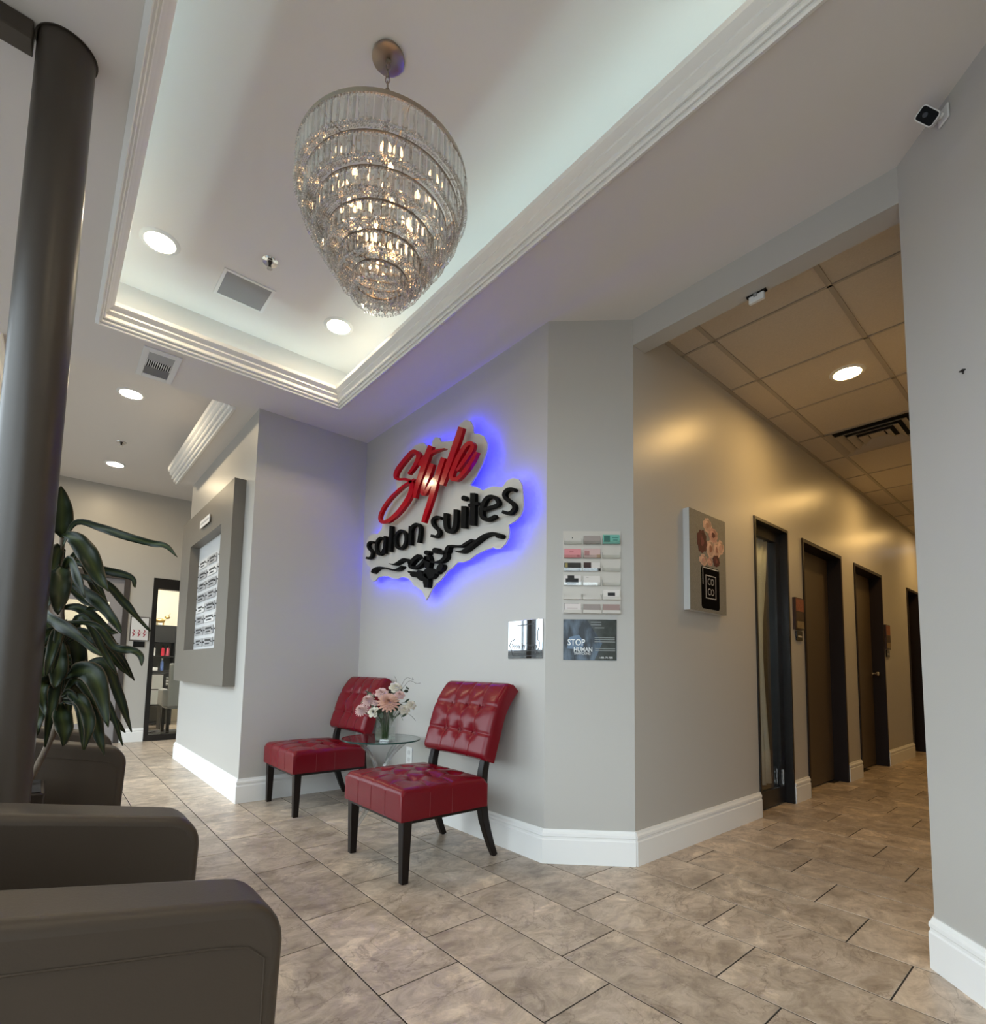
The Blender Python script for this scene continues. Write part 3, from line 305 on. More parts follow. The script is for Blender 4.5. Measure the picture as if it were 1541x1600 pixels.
ORN = [[[[[2.4543,1.7707],[2.4689,1.768],[2.4836,1.7652],[2.4981,1.7625],[2.5124,1.7598],[2.5254,1.7566],[2.5367,1.7532],[2.5477,1.7507],[2.5608,1.7501],[2.5787,1.7524],[2.6006,1.757],[2.6232,1.7623],[2.643,1.7665],[2.6588,1.7692],[2.6723,1.7712],[2.6846,1.7724],[2.6967,1.772],[2.7073,1.7691],[2.7145,1.7644],[2.7191,1.76],[2.7231,1.756],[2.7263,1.7511],[2.7275,1.7472],[2.7277,1.7468],[2.7269,1.7475],[2.7313,1.7471],[2.7408,1.7468],[2.752,1.7469],[2.7624,1.747],[2.7709,1.7468],[2.7781,1.7465],[2.7844,1.7467],[2.7908,1.7478],[2.798,1.7508],[2.8064,1.7557],[2.8159,1.7618],[2.8258,1.7678]],[[2.4398,1.7524],[2.4545,1.75],[2.4694,1.7475],[2.4843,1.7451],[2.4987,1.743],[2.5118,1.7411],[2.5249,1.739],[2.5397,1.7376],[2.5573,1.7379],[2.5784,1.741],[2.6017,1.7459],[2.6241,1.751],[2.6427,1.7545],[2.6571,1.7563],[2.6687,1.7574],[2.6772,1.7573],[2.6823,1.7564],[2.6845,1.7546],[2.6855,1.7516],[2.6867,1.7473],[2.6881,1.7433],[2.6885,1.7405],[2.6885,1.7366],[2.6912,1.73],[2.7006,1.7242],[2.7134,1.7217],[2.727,1.7208],[2.7408,1.7208],[2.7534,1.7215],[2.7646,1.7229],[2.7761,1.7252],[2.7881,1.7284],[2.8006,1.7329],[2.8128,1.7386],[2.824,1.7448],[2.8342,1.7509],[2.844,1.7566]]],[[[2.7994,1.7551],[2.8025,1.7471],[2.812,1.7419],[2.826,1.7404],[2.8419,1.7429],[2.8565,1.7491],[2.8669,1.7576],[2.8709,1.7668],[2.8677,1.7748],[2.858,1.7801],[2.8437,1.7815],[2.8278,1.7788],[2.8134,1.7726],[2.8033,1.7641]]]],[[[[2.621,1.7225],[2.6092,1.7173],[2.5973,1.7119],[2.5846,1.7068],[2.5713,1.703],[2.5589,1.7004],[2.5465,1.6987],[2.5325,1.6987],[2.5161,1.7008],[2.4967,1.7055],[2.4753,1.7122],[2.4531,1.7198],[2.4307,1.7272],[2.4074,1.735],[2.3832,1.7433],[2.3599,1.7509],[2.3391,1.7565],[2.3206,1.7601],[2.3033,1.7623],[2.2871,1.7634],[2.2721,1.7634],[2.2581,1.7621],[2.2449,1.7596],[2.233,1.7564],[2.2236,1.7533],[2.2184,1.7508],[2.2157,1.7483],[2.2123,1.7447],[2.2079,1.7406]],[[2.6196,1.7255],[2.6067,1.7225],[2.594,1.7193],[2.5822,1.7168],[2.5713,1.7155],[2.5616,1.7151],[2.5534,1.7153],[2.5445,1.7164],[2.532,1.719],[2.5147,1.7236],[2.494,1.73],[2.4715,1.7372],[2.4488,1.7444],[2.4256,1.7522],[2.4012,1.7606],[2.3769,1.7685],[2.3538,1.7742],[2.3323,1.7773],[2.3122,1.7784],[2.2935,1.7783],[2.2761,1.7773],[2.2595,1.7752],[2.2439,1.7719],[2.2302,1.768],[2.2186,1.7642],[2.2091,1.7598],[2.2021,1.7549],[2.1977,1.7509],[2.1934,1.7476]]],[[[2.1772,1.7378],[2.1796,1.732],[2.1868,1.7282],[2.1972,1.7273],[2.209,1.7295],[2.2197,1.7343],[2.2273,1.7408],[2.2301,1.7477],[2.2276,1.7536],[2.2203,1.7573],[2.2097,1.7581],[2.198,1.7559],[2.1873,1.7511],[2.1799,1.7446]]]],[[[[2.7429,1.7318],[2.7432,1.7238],[2.743,1.7162],[2.7437,1.7108],[2.7456,1.7071],[2.7502,1.7031],[2.7577,1.6986],[2.7673,1.6944],[2.7782,1.6914],[2.791,1.6894],[2.8062,1.6883],[2.8227,1.6884],[2.839,1.6895],[2.8554,1.6924],[2.8729,1.6969],[2.8907,1.7021],[2.9077,1.7072],[2.9231,1.7116],[2.9373,1.716],[2.9514,1.7205],[2.9659,1.725]],[[2.706,1.7259],[2.7049,1.7183],[2.7031,1.71],[2.703,1.7003],[2.7079,1.6907],[2.7182,1.6835],[2.7312,1.6781],[2.7463,1.6742],[2.7626,1.6718],[2.7803,1.671],[2.7994,1.6716],[2.8191,1.6733],[2.8387,1.6762],[2.8582,1.6805],[2.8775,1.686],[2.8959,1.6919],[2.9128,1.6976],[2.9282,1.703],[2.9423,1.7086],[2.9558,1.7141],[2.9696,1.7196]]]],[[[[3.6899,1.7187],[3.6806,1.7231],[3.6722,1.7271],[3.665,1.7298],[3.6574,1.7322],[3.646,1.7357],[3.6314,1.7399],[3.6151,1.7434],[3.5983,1.7452],[3.5808,1.7449],[3.5617,1.7431],[3.5413,1.74],[3.5202,1.7359],[3.4983,1.7304],[3.4751,1.7235],[3.4515,1.7162],[3.4288,1.7098],[3.4072,1.7045],[3.3862,1.6997],[3.3657,1.6958],[3.346,1.6932],[3.3274,1.6925],[3.3107,1.6933],[3.2961,1.695],[3.2833,1.6972],[3.2722,1.6999],[3.263,1.7033],[3.2554,1.7068],[3.2476,1.71]],[[3.7252,1.7327],[3.721,1.7386],[3.7174,1.7453],[3.7097,1.7525],[3.6956,1.7583],[3.6763,1.7614],[3.6539,1.7628],[3.63,1.7627],[3.6064,1.7615],[3.5838,1.7589],[3.5616,1.7551],[3.5395,1.7506],[3.5171,1.7455],[3.4935,1.7393],[3.4695,1.7323],[3.4463,1.7255],[3.4248,1.7201],[3.4043,1.7158],[3.3845,1.7123],[3.3664,1.7098],[3.3508,1.7085],[3.3373,1.7086],[3.3246,1.7099],[3.3124,1.7118],[3.3009,1.7137],[3.2912,1.7154],[3.2824,1.7173],[3.2734,1.7196],[3.2639,1.7218]]]],[[[[3.4455,1.7613],[3.4268,1.7552],[3.4079,1.7486],[3.3885,1.7427],[3.3688,1.7388],[3.3505,1.7379],[3.3349,1.7392],[3.3207,1.7414],[3.3053,1.7437],[3.2872,1.7468],[3.2682,1.7509],[3.2507,1.7539],[3.2365,1.7544],[3.2238,1.7524],[3.2098,1.7484],[3.1967,1.7433],[3.1874,1.7387],[3.1825,1.7348],[3.1784,1.7293],[3.1741,1.7217],[3.1688,1.7138]],[[3.4443,1.764],[3.4245,1.7601],[3.4048,1.7558],[3.3869,1.7525],[3.3721,1.7511],[3.3605,1.7517],[3.3495,1.7536],[3.3369,1.7565],[3.3223,1.7594],[3.3056,1.763],[3.2868,1.7675],[3.2663,1.7714],[3.2443,1.7726],[3.2217,1.7698],[3.2004,1.7645],[3.1814,1.7577],[3.1648,1.7498],[3.1523,1.7403],[3.145,1.7308],[3.1405,1.7227],[3.1357,1.7154]]]],[[[[3.0518,1.7718],[3.0637,1.7696],[3.0764,1.7677],[3.0909,1.7647],[3.1059,1.7599],[3.1216,1.753],[3.1379,1.7445],[3.1528,1.7354],[3.1636,1.7265],[3.1694,1.7177],[3.1703,1.7084],[3.166,1.699],[3.1565,1.6903],[3.1432,1.6831],[3.1273,1.6773],[3.1094,1.673],[3.0908,1.6708],[3.0721,1.6707],[3.0528,1.6722],[3.0336,1.6751],[3.0155,1.6794],[2.9985,1.6857],[2.9826,1.6935],[2.9685,1.7014],[2.9567,1.7082],[2.9476,1.7137],[2.9406,1.7185],[2.9348,1.7229],[2.9287,1.7272]],[[3.0252,1.7435],[3.0381,1.7416],[3.0503,1.7401],[3.0611,1.7384],[3.0719,1.7355],[3.0856,1.7302],[3.101,1.7231],[3.1148,1.7157],[3.1238,1.7098],[3.1275,1.7057],[3.1288,1.703],[3.1288,1.7013],[3.1281,1.7],[3.1245,1.6977],[3.1169,1.6944],[3.1071,1.6917],[3.0965,1.6901],[3.0835,1.69],[3.0679,1.6911],[3.0519,1.6936],[3.0371,1.697],[3.023,1.7022],[3.0086,1.7092],[2.9949,1.7168],[2.9832,1.7235],[2.9746,1.7285],[2.9683,1.7329],[2.9626,1.7371],[2.9563,1.7416]]]],[[[[2.9076,1.7584],[2.9103,1.7517],[2.9185,1.7474],[2.9306,1.7461],[2.9444,1.7483],[2.957,1.7535],[2.9659,1.7606],[2.9694,1.7683],[2.9667,1.775],[2.9583,1.7794],[2.946,1.7806],[2.9323,1.7783],[2.9198,1.7731],[2.911,1.766]]]],[[[[2.9667,1.7448],[2.9643,1.735],[2.962,1.7257],[2.9604,1.7175],[2.959,1.7091],[2.9576,1.699],[2.9565,1.6869],[2.9556,1.6736],[2.9547,1.6604]],[[2.9115,1.7429],[2.9059,1.7335],[2.8997,1.7239],[2.8941,1.7126],[2.8912,1.7],[2.8926,1.6871],[2.8967,1.6746],[2.9018,1.6626],[2.9063,1.6508]]]],[[[[3.0508,1.6305],[3.0547,1.6226],[3.0666,1.6173],[3.0843,1.6158],[3.1044,1.6183],[3.1228,1.6244],[3.1359,1.6329],[3.1409,1.6421],[3.1369,1.6502],[3.1246,1.6555],[3.1066,1.6569],[3.0865,1.6542],[3.0684,1.648],[3.0557,1.6396]]],[[[3.1265,1.6464],[3.132,1.6452],[3.1408,1.6464],[3.1513,1.6498],[3.1613,1.6546],[3.1689,1.6601],[3.1724,1.665],[3.1713,1.6683],[3.1658,1.6695],[3.1568,1.6683],[3.1464,1.6649],[3.1364,1.66],[3.129,1.6546],[3.1254,1.6497]]],[[[2.9758,1.6194],[2.9717,1.6031],[2.9759,1.5898],[2.9877,1.5823],[3.0047,1.5819],[3.0238,1.5889],[3.0411,1.6019],[3.0531,1.6184],[3.0574,1.635],[3.053,1.6485],[3.041,1.656],[3.0236,1.6561],[3.0046,1.6488],[2.9875,1.6357]]]],[[[[2.8315,1.6089],[2.8375,1.5939],[2.8559,1.5836],[2.8832,1.58],[2.9144,1.5838],[2.9432,1.5945],[2.9638,1.61],[2.9718,1.6272],[2.9655,1.6425],[2.9462,1.6529],[2.9181,1.6561],[2.8868,1.6518],[2.8587,1.6409],[2.839,1.6256]]],[[[2.9446,1.5824],[2.9527,1.5766],[2.9677,1.5744],[2.9869,1.5763],[3.0065,1.5819],[3.0226,1.5902],[3.0318,1.5995],[3.0324,1.608],[3.024,1.6138],[3.0086,1.6159],[2.9892,1.6138],[2.9698,1.6081],[2.9541,1.5998],[2.9451,1.5906]]]],[[[[2.751,1.6257],[2.7644,1.6179],[2.7806,1.6142],[2.7965,1.6154],[2.8089,1.6213],[2.8152,1.6308],[2.8141,1.642],[2.8059,1.6525],[2.7923,1.6604],[2.7759,1.6639],[2.7602,1.6625],[2.7481,1.6565],[2.7419,1.6471],[2.743,1.6361]]],[[[2.7936,1.6084],[2.7999,1.6044],[2.8122,1.6035],[2.8283,1.6057],[2.8449,1.6108],[2.8587,1.6177],[2.867,1.625],[2.868,1.6313],[2.8615,1.6353],[2.8489,1.6362],[2.8327,1.6339],[2.8162,1.6287],[2.8026,1.6219],[2.7945,1.6146]]]],[[[[2.9609,1.6227],[2.9643,1.6115],[2.9682,1.6004],[2.9713,1.5895],[2.9724,1.5786],[2.9706,1.5669],[2.9667,1.5543],[2.9619,1.5412],[2.9576,1.5281]],[[2.9367,1.6211],[2.9277,1.6092],[2.9181,1.5973],[2.9098,1.585],[2.9046,1.5723],[2.904,1.5595],[2.9067,1.5471],[2.9107,1.5351],[2.914,1.5231]]]]]
LEAF = [[[[0.026,2.311,1.406],[0.021,2.293,1.446],[0.017,2.272,1.508],[0.01,2.253,1.571]],0.0721],[[[0.025,2.315,1.369],[0.055,2.258,1.455],[0.122,2.181,1.436],[0.183,2.11,1.406],[0.245,2.037,1.381],[0.283,1.984,1.367],[0.31,1.943,1.331]],0.0281],[[[0.026,2.309,1.42],[0.064,2.233,1.391],[0.093,2.168,1.334],[0.117,2.109,1.268],[0.144,2.046,1.208]],0.0685],[[[0.029,2.342,1.339],[0.083,2.291,1.326],[0.143,2.235,1.303],[0.215,2.169,1.278],[0.226,2.157,1.242]],0.0306],[[[0.033,2.319,1.284],[0.087,2.245,1.23],[0.132,2.178,1.184],[0.166,2.122,1.132],[0.191,2.073,1.078]],0.0433],[[[0.032,2.369,1.302],[0.099,2.32,1.281],[0.159,2.277,1.253],[0.203,2.25,1.201],[0.239,2.23,1.153],[0.286,2.201,1.097]],0.0324],[[[0.029,2.293,1.306],[0.028,2.228,1.264],[0.028,2.164,1.197],[0.029,2.101,1.127]],0.0721],[[[0.027,2.296,1.291],[0.009,2.279,1.264],[0.002,2.255,1.217],[0.003,2.226,1.154]],0.0541],[[[0.029,2.369,1.328],[0.063,2.374,1.264],[0.087,2.383,1.236],[0.101,2.4,1.212]],0.0433],[[[0.03,2.349,1.261],[0.103,2.286,1.198],[0.138,2.249,1.176],[0.104,2.27,1.163]],0.0397],[[[0.034,2.357,1.167],[0.082,2.328,1.173],[0.125,2.307,1.141],[0.17,2.288,1.097],[0.2,2.276,1.087]],0.0397],[[[-0.006,2.287,1.147],[0.01,2.223,1.128],[0.071,2.123,1.076],[0.142,2.018,1.002]],0.0441],[[[0.043,2.327,1.121],[0.131,2.238,1.109],[0.184,2.184,1.037],[0.23,2.13,1.025],[0.251,2.099,1.006],[0.253,2.085,0.974]],0.028],[[[0.046,2.355,1.085],[0.103,2.315,1.087],[0.15,2.286,1.059],[0.2,2.254,1.048]],0.0401],[[[0.066,2.329,0.932],[0.106,2.252,0.954],[0.132,2.191,0.943],[0.152,2.141,0.889],[0.177,2.092,0.777]],0.0761],[[[0.067,2.356,0.915],[0.136,2.3,0.983],[0.176,2.278,0.971],[0.204,2.272,0.9],[0.233,2.267,0.816],[0.26,2.263,0.739]],0.0381],[[[0.061,2.341,0.858],[0.096,2.264,0.865],[0.121,2.2,0.828],[0.131,2.151,0.777],[0.122,2.12,0.706]],0.0441],[[[0.062,2.341,0.849],[0.118,2.275,0.836],[0.148,2.234,0.789],[0.163,2.208,0.735],[0.179,2.181,0.676]],0.0441],[[[0.059,2.319,0.843],[0.063,2.266,0.802],[0.071,2.211,0.764],[0.071,2.163,0.718]],0.0601],[[[0.055,2.321,0.851],[0.021,2.315,0.852],[0.006,2.298,0.802],[0.004,2.271,0.743]],0.0481],[[[0.064,2.389,0.88],[0.148,2.347,0.847],[0.205,2.331,0.791],[0.248,2.327,0.731]],0.0321],[[[0.055,2.316,0.891],[0.019,2.291,0.917],[0.006,2.253,0.887],[0.023,2.194,0.81]],0.0441],[[[0.053,2.33,1.022],[0.019,2.334,1.009],[0.007,2.323,0.96],[0.022,2.293,0.877]],0.0681],[[[0.055,2.382,1.01],[0.093,2.379,0.99],[0.111,2.391,0.974],[0.107,2.428,0.913]],0.0361],[[[0.047,2.33,1.063],[0.038,2.309,1.009],[0.044,2.275,0.949],[0.038,2.251,0.894]],0.0681],[[[0.045,2.354,1.106],[0.08,2.346,1.065],[0.097,2.355,1.012],[0.096,2.381,0.939]],0.0601],[[[0.043,2.383,1.098],[0.009,2.441,1.073],[0.003,2.478,1.023],[0.001,2.513,0.967]],0.0681]]
CANE = [[-0.005,2.326,0.554],[0.018,2.335,0.649],[0.051,2.348,0.756],[0.059,2.343,0.86],[0.049,2.343,1.058],[0.032,2.333,1.278],[0.025,2.311,1.408]]
# ================================================================== ROOM SHELL
HC, HU, HF = 2.94, 3.30, 3.22       # soffit, tray ceiling, far-room ceiling

# ---- floor with single tiles
def tile_material():
    m = bpy.data.materials.new('slate_tile'); m.use_nodes = True; nt = m.node_tree; N = nt.nodes; Lk = nt.links
    b = N['Principled BSDF']; b.inputs['Roughness'].default_value = 0.34; b.inputs['Specular IOR Level'].default_value = 0.5
    tc = N.new('ShaderNodeTexCoord'); oi = N.new('ShaderNodeObjectInfo'); ge = N.new('ShaderNodeNewGeometry')
    add = N.new('ShaderNodeMath'); add.operation = 'ADD'; Lk.new(oi.outputs['Random'], add.inputs[0]); Lk.new(ge.outputs['Random Per Island'], add.inputs[1])
    fr = N.new('ShaderNodeMath'); fr.operation = 'FRACT'; Lk.new(add.outputs[0], fr.inputs[0])
    mu = N.new('ShaderNodeMath'); mu.operation = 'MULTIPLY'; mu.inputs[1].default_value = 37.0; Lk.new(fr.outputs[0], mu.inputs[0])
    cb = N.new('ShaderNodeCombineXYZ'); Lk.new(mu.outputs[0], cb.inputs[0]); Lk.new(mu.outputs[0], cb.inputs[2])
    va = N.new('ShaderNodeVectorMath'); va.operation = 'ADD'; Lk.new(tc.outputs['Object'], va.inputs[0]); Lk.new(cb.outputs[0], va.inputs[1])
    mp = N.new('ShaderNodeMapping'); mp.inputs['Scale'].default_value = (1.0, 1.35, 1.0); mp.inputs['Rotation'].default_value = (0, 0, 0.6); Lk.new(va.outputs[0], mp.inputs[0])
    n1 = N.new('ShaderNodeTexNoise'); n1.inputs['Scale'].default_value = 8.5; n1.inputs['Detail'].default_value = 12; n1.inputs['Roughness'].default_value = 0.74; n1.inputs['Distortion'].default_value = 0.7
    Lk.new(mp.outputs[0], n1.inputs['Vector'])
    cr = N.new('ShaderNodeValToRGB'); e = cr.color_ramp.elements
    e[0].position = 0.32; e[0].color = (0.265, 0.208, 0.16, 1); e[1].position = 0.72; e[1].color = (0.68, 0.57, 0.46, 1)
    k = e.new(0.50); k.color = (0.46, 0.37, 0.288, 1)
    Lk.new(n1.outputs['Fac'], cr.inputs[0])
    # broad cream and grey-brown cleavage patches with sharp borders
    n3 = N.new('ShaderNodeTexNoise'); n3.inputs['Scale'].default_value = 3.0; n3.inputs['Detail'].default_value = 7; n3.inputs['Roughness'].default_value = 0.62; n3.inputs['Distortion'].default_value = 0.9
    Lk.new(mp.outputs[0], n3.inputs['Vector'])
    c3 = N.new('ShaderNodeValToRGB'); q3 = c3.color_ramp.elements
    q3[0].position = 0.40; q3[0].color = (0.80, 0.78, 0.76, 1); q3[1].position = 0.62; q3[1].color = (1.32, 1.31, 1.28, 1)
    k3 = q3.new(0.45); k3.color = (0.96, 0.96, 0.96, 1); k3 = q3.new(0.575); k3.color = (1.04, 1.03, 1.02, 1)
    Lk.new(n3.outputs['Fac'], c3.inputs[0])
    ml = N.new('ShaderNodeMix'); ml.data_type = 'RGBA'; ml.blend_type = 'MULTIPLY'; ml.inputs[0].default_value = 1.0
    Lk.new(cr.outputs[0], ml.inputs[6]); Lk.new(c3.outputs[0], ml.inputs[7])
    n2 = N.new('ShaderNodeTexNoise'); n2.inputs['Scale'].default_value = 2.2; n2.inputs['Detail'].default_value = 8; n2.inputs['Roughness'].default_value = 0.55; n2.inputs['Distortion'].default_value = 0.8
    Lk.new(mp.outputs[0], n2.inputs['Vector'])
    sb = N.new('ShaderNodeMath'); sb.operation = 'SUBTRACT'; sb.inputs[1].default_value = 0.53; Lk.new(n2.outputs['Fac'], sb.inputs[0])
    ab = N.new('ShaderNodeMath'); ab.operation = 'ABSOLUTE'; Lk.new(sb.outputs[0], ab.inputs[0])
    vr = N.new('ShaderNodeValToRGB'); q = vr.color_ramp.elements; q[0].position = 0.0; q[0].color = (1, 1, 1, 1); q[1].position = 0.007; q[1].color = (0, 0, 0, 1)
    Lk.new(ab.outputs[0], vr.inputs[0])
    dm = N.new('ShaderNodeMath'); dm.operation = 'MULTIPLY'; dm.inputs[1].default_value = 0.5; Lk.new(vr.outputs[0], dm.inputs[0])
    mx = N.new('ShaderNodeMix'); mx.data_type = 'RGBA'; mx.inputs[7].default_value = (0.15, 0.105, 0.075, 1)
    Lk.new(dm.outputs[0], mx.inputs[0]); Lk.new(ml.outputs[2], mx.inputs[6])
    # per-tile tone
    sc = N.new('ShaderNodeMapRange'); sc.inputs[3].default_value = 0.86; sc.inputs[4].default_value = 1.12; Lk.new(fr.outputs[0], sc.inputs[0])
    mv = N.new('ShaderNodeVectorMath'); mv.operation = 'SCALE'; Lk.new(mx.outputs[2], mv.inputs[0]); Lk.new(sc.outputs[0], mv.inputs['Scale'])
    Lk.new(mv.outputs[0], b.inputs['Base Color'])
    bp = N.new('ShaderNodeBump'); bp.inputs['Strength'].default_value = 0.10; bp.inputs['Distance'].default_value = 0.004
    Lk.new(n1.outputs['Fac'], bp.inputs['Height']); Lk.new(bp.outputs[0], b.inputs['Normal'])
    return m
TILE = tile_material()
GROUT = mat('grout', (0.030, 0.022, 0.017), 0.95)
floor = struct(MB().box(-1.25, 10.6, -3.15, 10.75, -0.12, -0.0014).build('floor', GROUT), 'brown slate-look tile floor laid in a staggered pattern', 'floor')
TW, TL, TX0, TY0 = 0.2985, 0.5985, 0.837, 1.472
def tile_mb(cx, cy, mb):
    hx, hy, c = TW/2-0.0026, TL/2-0.0026, 0.0007
    lo = [mb.pt((cx+sx*hx, cy+sy*hy, -0.004)) for sx, sy in ((-1,-1),(1,-1),(1,1),(-1,1))]
    mi = [mb.pt((cx+sx*hx, cy+sy*hy, -c)) for sx, sy in ((-1,-1),(1,-1),(1,1),(-1,1))]
    hi = [mb.pt((cx+sx*(hx-c), cy+sy*(hy-c), 0)) for sx, sy in ((-1,-1),(1,-1),(1,1),(-1,1))]
    mb.face(hi)
    for a, b in ((lo, mi), (mi, hi)):
        for k in range(4): mb.face((a[k], a[(k+1) % 4], b[(k+1) % 4], b[k]))
def project(p):
    d = Vector(p)-EYE; z = d.dot(fwd)
    if z < 0.05: return None
    return 770.5+818.585*d.dot(rt)/z, 978.8-818.585*d.dot(up)/z, z
def on_floor(x, y):
    if y < 4.1: return (-1.1 < x < 2.03 and x-y < 1.95 and y > -3) or (2.03 <= x < 10 and 0.42 < y < 1.61) or (2.03 <= x < 2.366 and y < 3.9-x and x-y < 1.95)
    if y < 6.42: return -1.1 < x < 1.13
    return -1.1 < x < 3.0 and y < 10.6
cand = []
for k in range(-9, 31):
    x0 = TX0+TW*k
    for j in range(-9, 17):
        y0 = TY0+0.2*k+TL*(j-round(0.2*k/TL))
        cx, cy = x0+TW/2, y0+TL/2
        if any(on_floor(cx+dx, cy+dy) for dx in (-TW/2, 0, TW/2) for dy in (-TL/2, -TL/4, 0, TL/4, TL/2)):
            pr = project((cx, cy, 0)); vis = pr and -150 < pr[0] < 1700 and pr[1] < 1850
            if vis and cx < 1.13 and cx < 0.24 and cy < 3.2: vis = False       # under and behind the armchairs
            cand.append((pr[2] if vis else 99, cx, cy))
cand.sort()
tm = MB(); tile_mb(0, 0, tm); tile_me = tm.mesh('tile'); tile_me.materials.append(TILE)
rest = MB()
for i, (d, cx, cy) in enumerate(cand):
    if d < 90 and i < 300:
        o = bpy.data.objects.new('tile', tile_me); COL.objects.link(o); o.parent = floor; o.location = (cx, cy, 0)
    else: tile_mb(cx, cy, rest)
ro = rest.build('distant_tiles', TILE, floor); ro['kind'] = 'stuff'

# ---- walls
def wallseg(pts, z0, z1, mb=None):
    mb = mb or MB(); mb.prism(pts, z0, z1); return mb
struct(wallseg([(2.03,1.935),(2.2,1.95),(2.2,4.22),(2.03,4.22)], 0, HC+.02).build('wall_center', WALL), 'grey wall carrying the blue-lit sign', 'wall')
struct(wallseg([(2.03,1.935),(2.366,1.61),(2.50,1.75),(2.15,2.06)], 0, HC+.02).build('wall_corner', WALL), 'narrow angled grey wall with card holder and poster', 'wall')
struct(wallseg([(1.13,4.10),(2.03,4.10),(2.03,4.22),(1.25,4.22)], 0, HC+.02).build('wall_alcove', WALL), 'short grey wall behind the farther red chair', 'wall')
struct(wallseg([(1.13,4.10),(1.25,4.22),(1.25,6.42),(1.13,6.42)], 0, HF).build('wall_left', WALL), 'bright wall carrying the grey directory frame', 'wall')
struct(wallseg([(1.25,6.30),(3.1,6.30),(3.1,6.42),(1.25,6.42)], 0, HF).build('wall_passage', WALL), 'wall turning away behind the directory wall', 'wall')
struct(wallseg([(3.0,6.42),(3.1,6.42),(3.1,10.7),(3.0,10.7)], 0, HF).build('wall_passage_end', WALL), 'end wall of the far passage', 'wall')
hw = MB(F_HALL)
HD = [(3.86,4.48),(4.79,5.80),(6.20,7.21),(8.39,9.03)]; DH = 2.14
xs = [2.366]+[v for d in HD for v in d]+[10.2]
for a, b in zip(xs[0::2], xs[1::2]): hw.box(a, b, 0, HC+.02, -0.17, 0)
for a, b in HD: hw.box(a, b, DH, HC+.02, -0.17, 0)
struct(hw.build('wall_corridor_left', WALL), 'long corridor wall with four doors and framed prints', 'wall')
struct(wallseg([(2.366,0.42),(10.2,0.42),(10.2,0.25),(2.40,0.25)], 0, HC+.02).build('wall_corridor_right', WALL), 'corridor wall hidden behind the right wall edge', 'wall')
struct(MB().box(10.1, 10.25, .42, 1.61, 0, HC+.02).build('wall_corridor_end', WALL), 'far end wall of the corridor', 'wall')
rx, ry = 1.25, 0.42-(2.366-1.25)
struct(wallseg([(2.366,0.42),(2.42,0.40),(2.42,0.25),(1.40,ry-.06),(1.40,-3.1),(rx,-3.1),(rx,ry)], 0, HC+.02).build('wall_right', WALL), 'angled grey wall at the right edge with small camera', 'wall')
fw = MB(F_FAR)
fw.box(-1.1, 0.02, 0, HF, -0.12, 0); fw.box(0.75, 1.045, 0, HF, -0.12, 0); fw.box(1.95, 3.1, 0, HF, -0.12, 0)
fw.box(0.02, 0.75, 2.08, HF, -0.12, 0); fw.box(1.045, 1.95, 2.10, HF, -0.12, 0)
struct(fw.build('wall_far', WALL), 'far grey wall with two doors beyond the plant', 'wall')
CREAM = mat('cream_paint', (0.72, 0.66, 0.54), 0.6)
sw = MB(); sw.box(-1.1, 3.1, 10.6, 10.72, 0, 2.9); sw.box(-1.22, -1.1, 8.17, 10.72, 0, 2.9)
struct(sw.build('wall_salon', CREAM), 'cream walls of the salon room behind the glass door', 'wall')
struct(MB().box(-1.2, 3.1, 8.17, 10.72, 2.8, 2.9).build('ceiling_salon', CEIL), 'ceiling of the salon room behind the glass door', 'ceiling')

# ---- header beam over the corridor mouth
struct(MB().box(2.366, 2.478, 0.40, 1.70, 2.79, HC+.01).build('trim_1', WALL), 'grey header beam across the corridor mouth', 'beam')

# ---- ceilings
TX1, TX2, TYN, TYF = 0.114, 1.577, -0.36, 3.66
cl = MB()
cl.box(-1.2, TX1, -3.1, 4.2, HC, HC+.02); cl.box(TX2, 2.42, -3.1, 4.2, HC, HC+.02)
cl.box(TX1, TX2, TYF, 4.2, HC, HC+.02); cl.box(TX1, TX2, -3.1, TYN, HC, HC+.02)
cl.box(-1.2, 2.1, 4.185, 4.1995, HC+.012, HU)
struct(cl.build('ceiling', CEIL), 'grey soffit around the raised lobby ceiling tray', 'ceiling')
CO = 0.13
tr = MB()
x0, x1, y0, y1 = TX1-CO, TX2+CO, TYN-CO, TYF+CO
tr.box(x0-.03, x1+.03, y0-.03, y1+.03, HU, HU+.03)
tr.box(x0-.03, x0, y0-.03, y1+.03, HC+.02, HU); tr.box(x1, x1+.03, y0-.03, y1+.03, HC+.02, HU)
tr.box(x0, x1, y0-.03, y0, HC+.02, HU); tr.box(x0, x1, y1, y1+.03, HC+.02, HU)
struct(tr.build('ceiling_tray', TRAYC), 'raised tray ceiling lit from a hidden cove', 'ceiling')
CROWN = [(-.014,2.94),(-.014,2.926),(.002,2.918),(.006,2.924),(.004,2.938),(.014,2.934),(.018,2.940),(.014,2.958),(.026,2.954),(.030,2.960),(.024,2.984),(.034,2.990),(.044,2.998),(.042,3.010),(.052,3.016),(.066,3.030),(.068,3.052),(.052,3.052),(.036,3.02),(.010,2.962),(0,2.962)]
struct(MB().sweep([(TX1,TYN),(TX2,TYN),(TX2,TYF),(TX1,TYF)], CROWN, True).build('trim_2', TRIM, smooth=25), 'white stepped crown moulding around the ceiling tray', 'moulding')
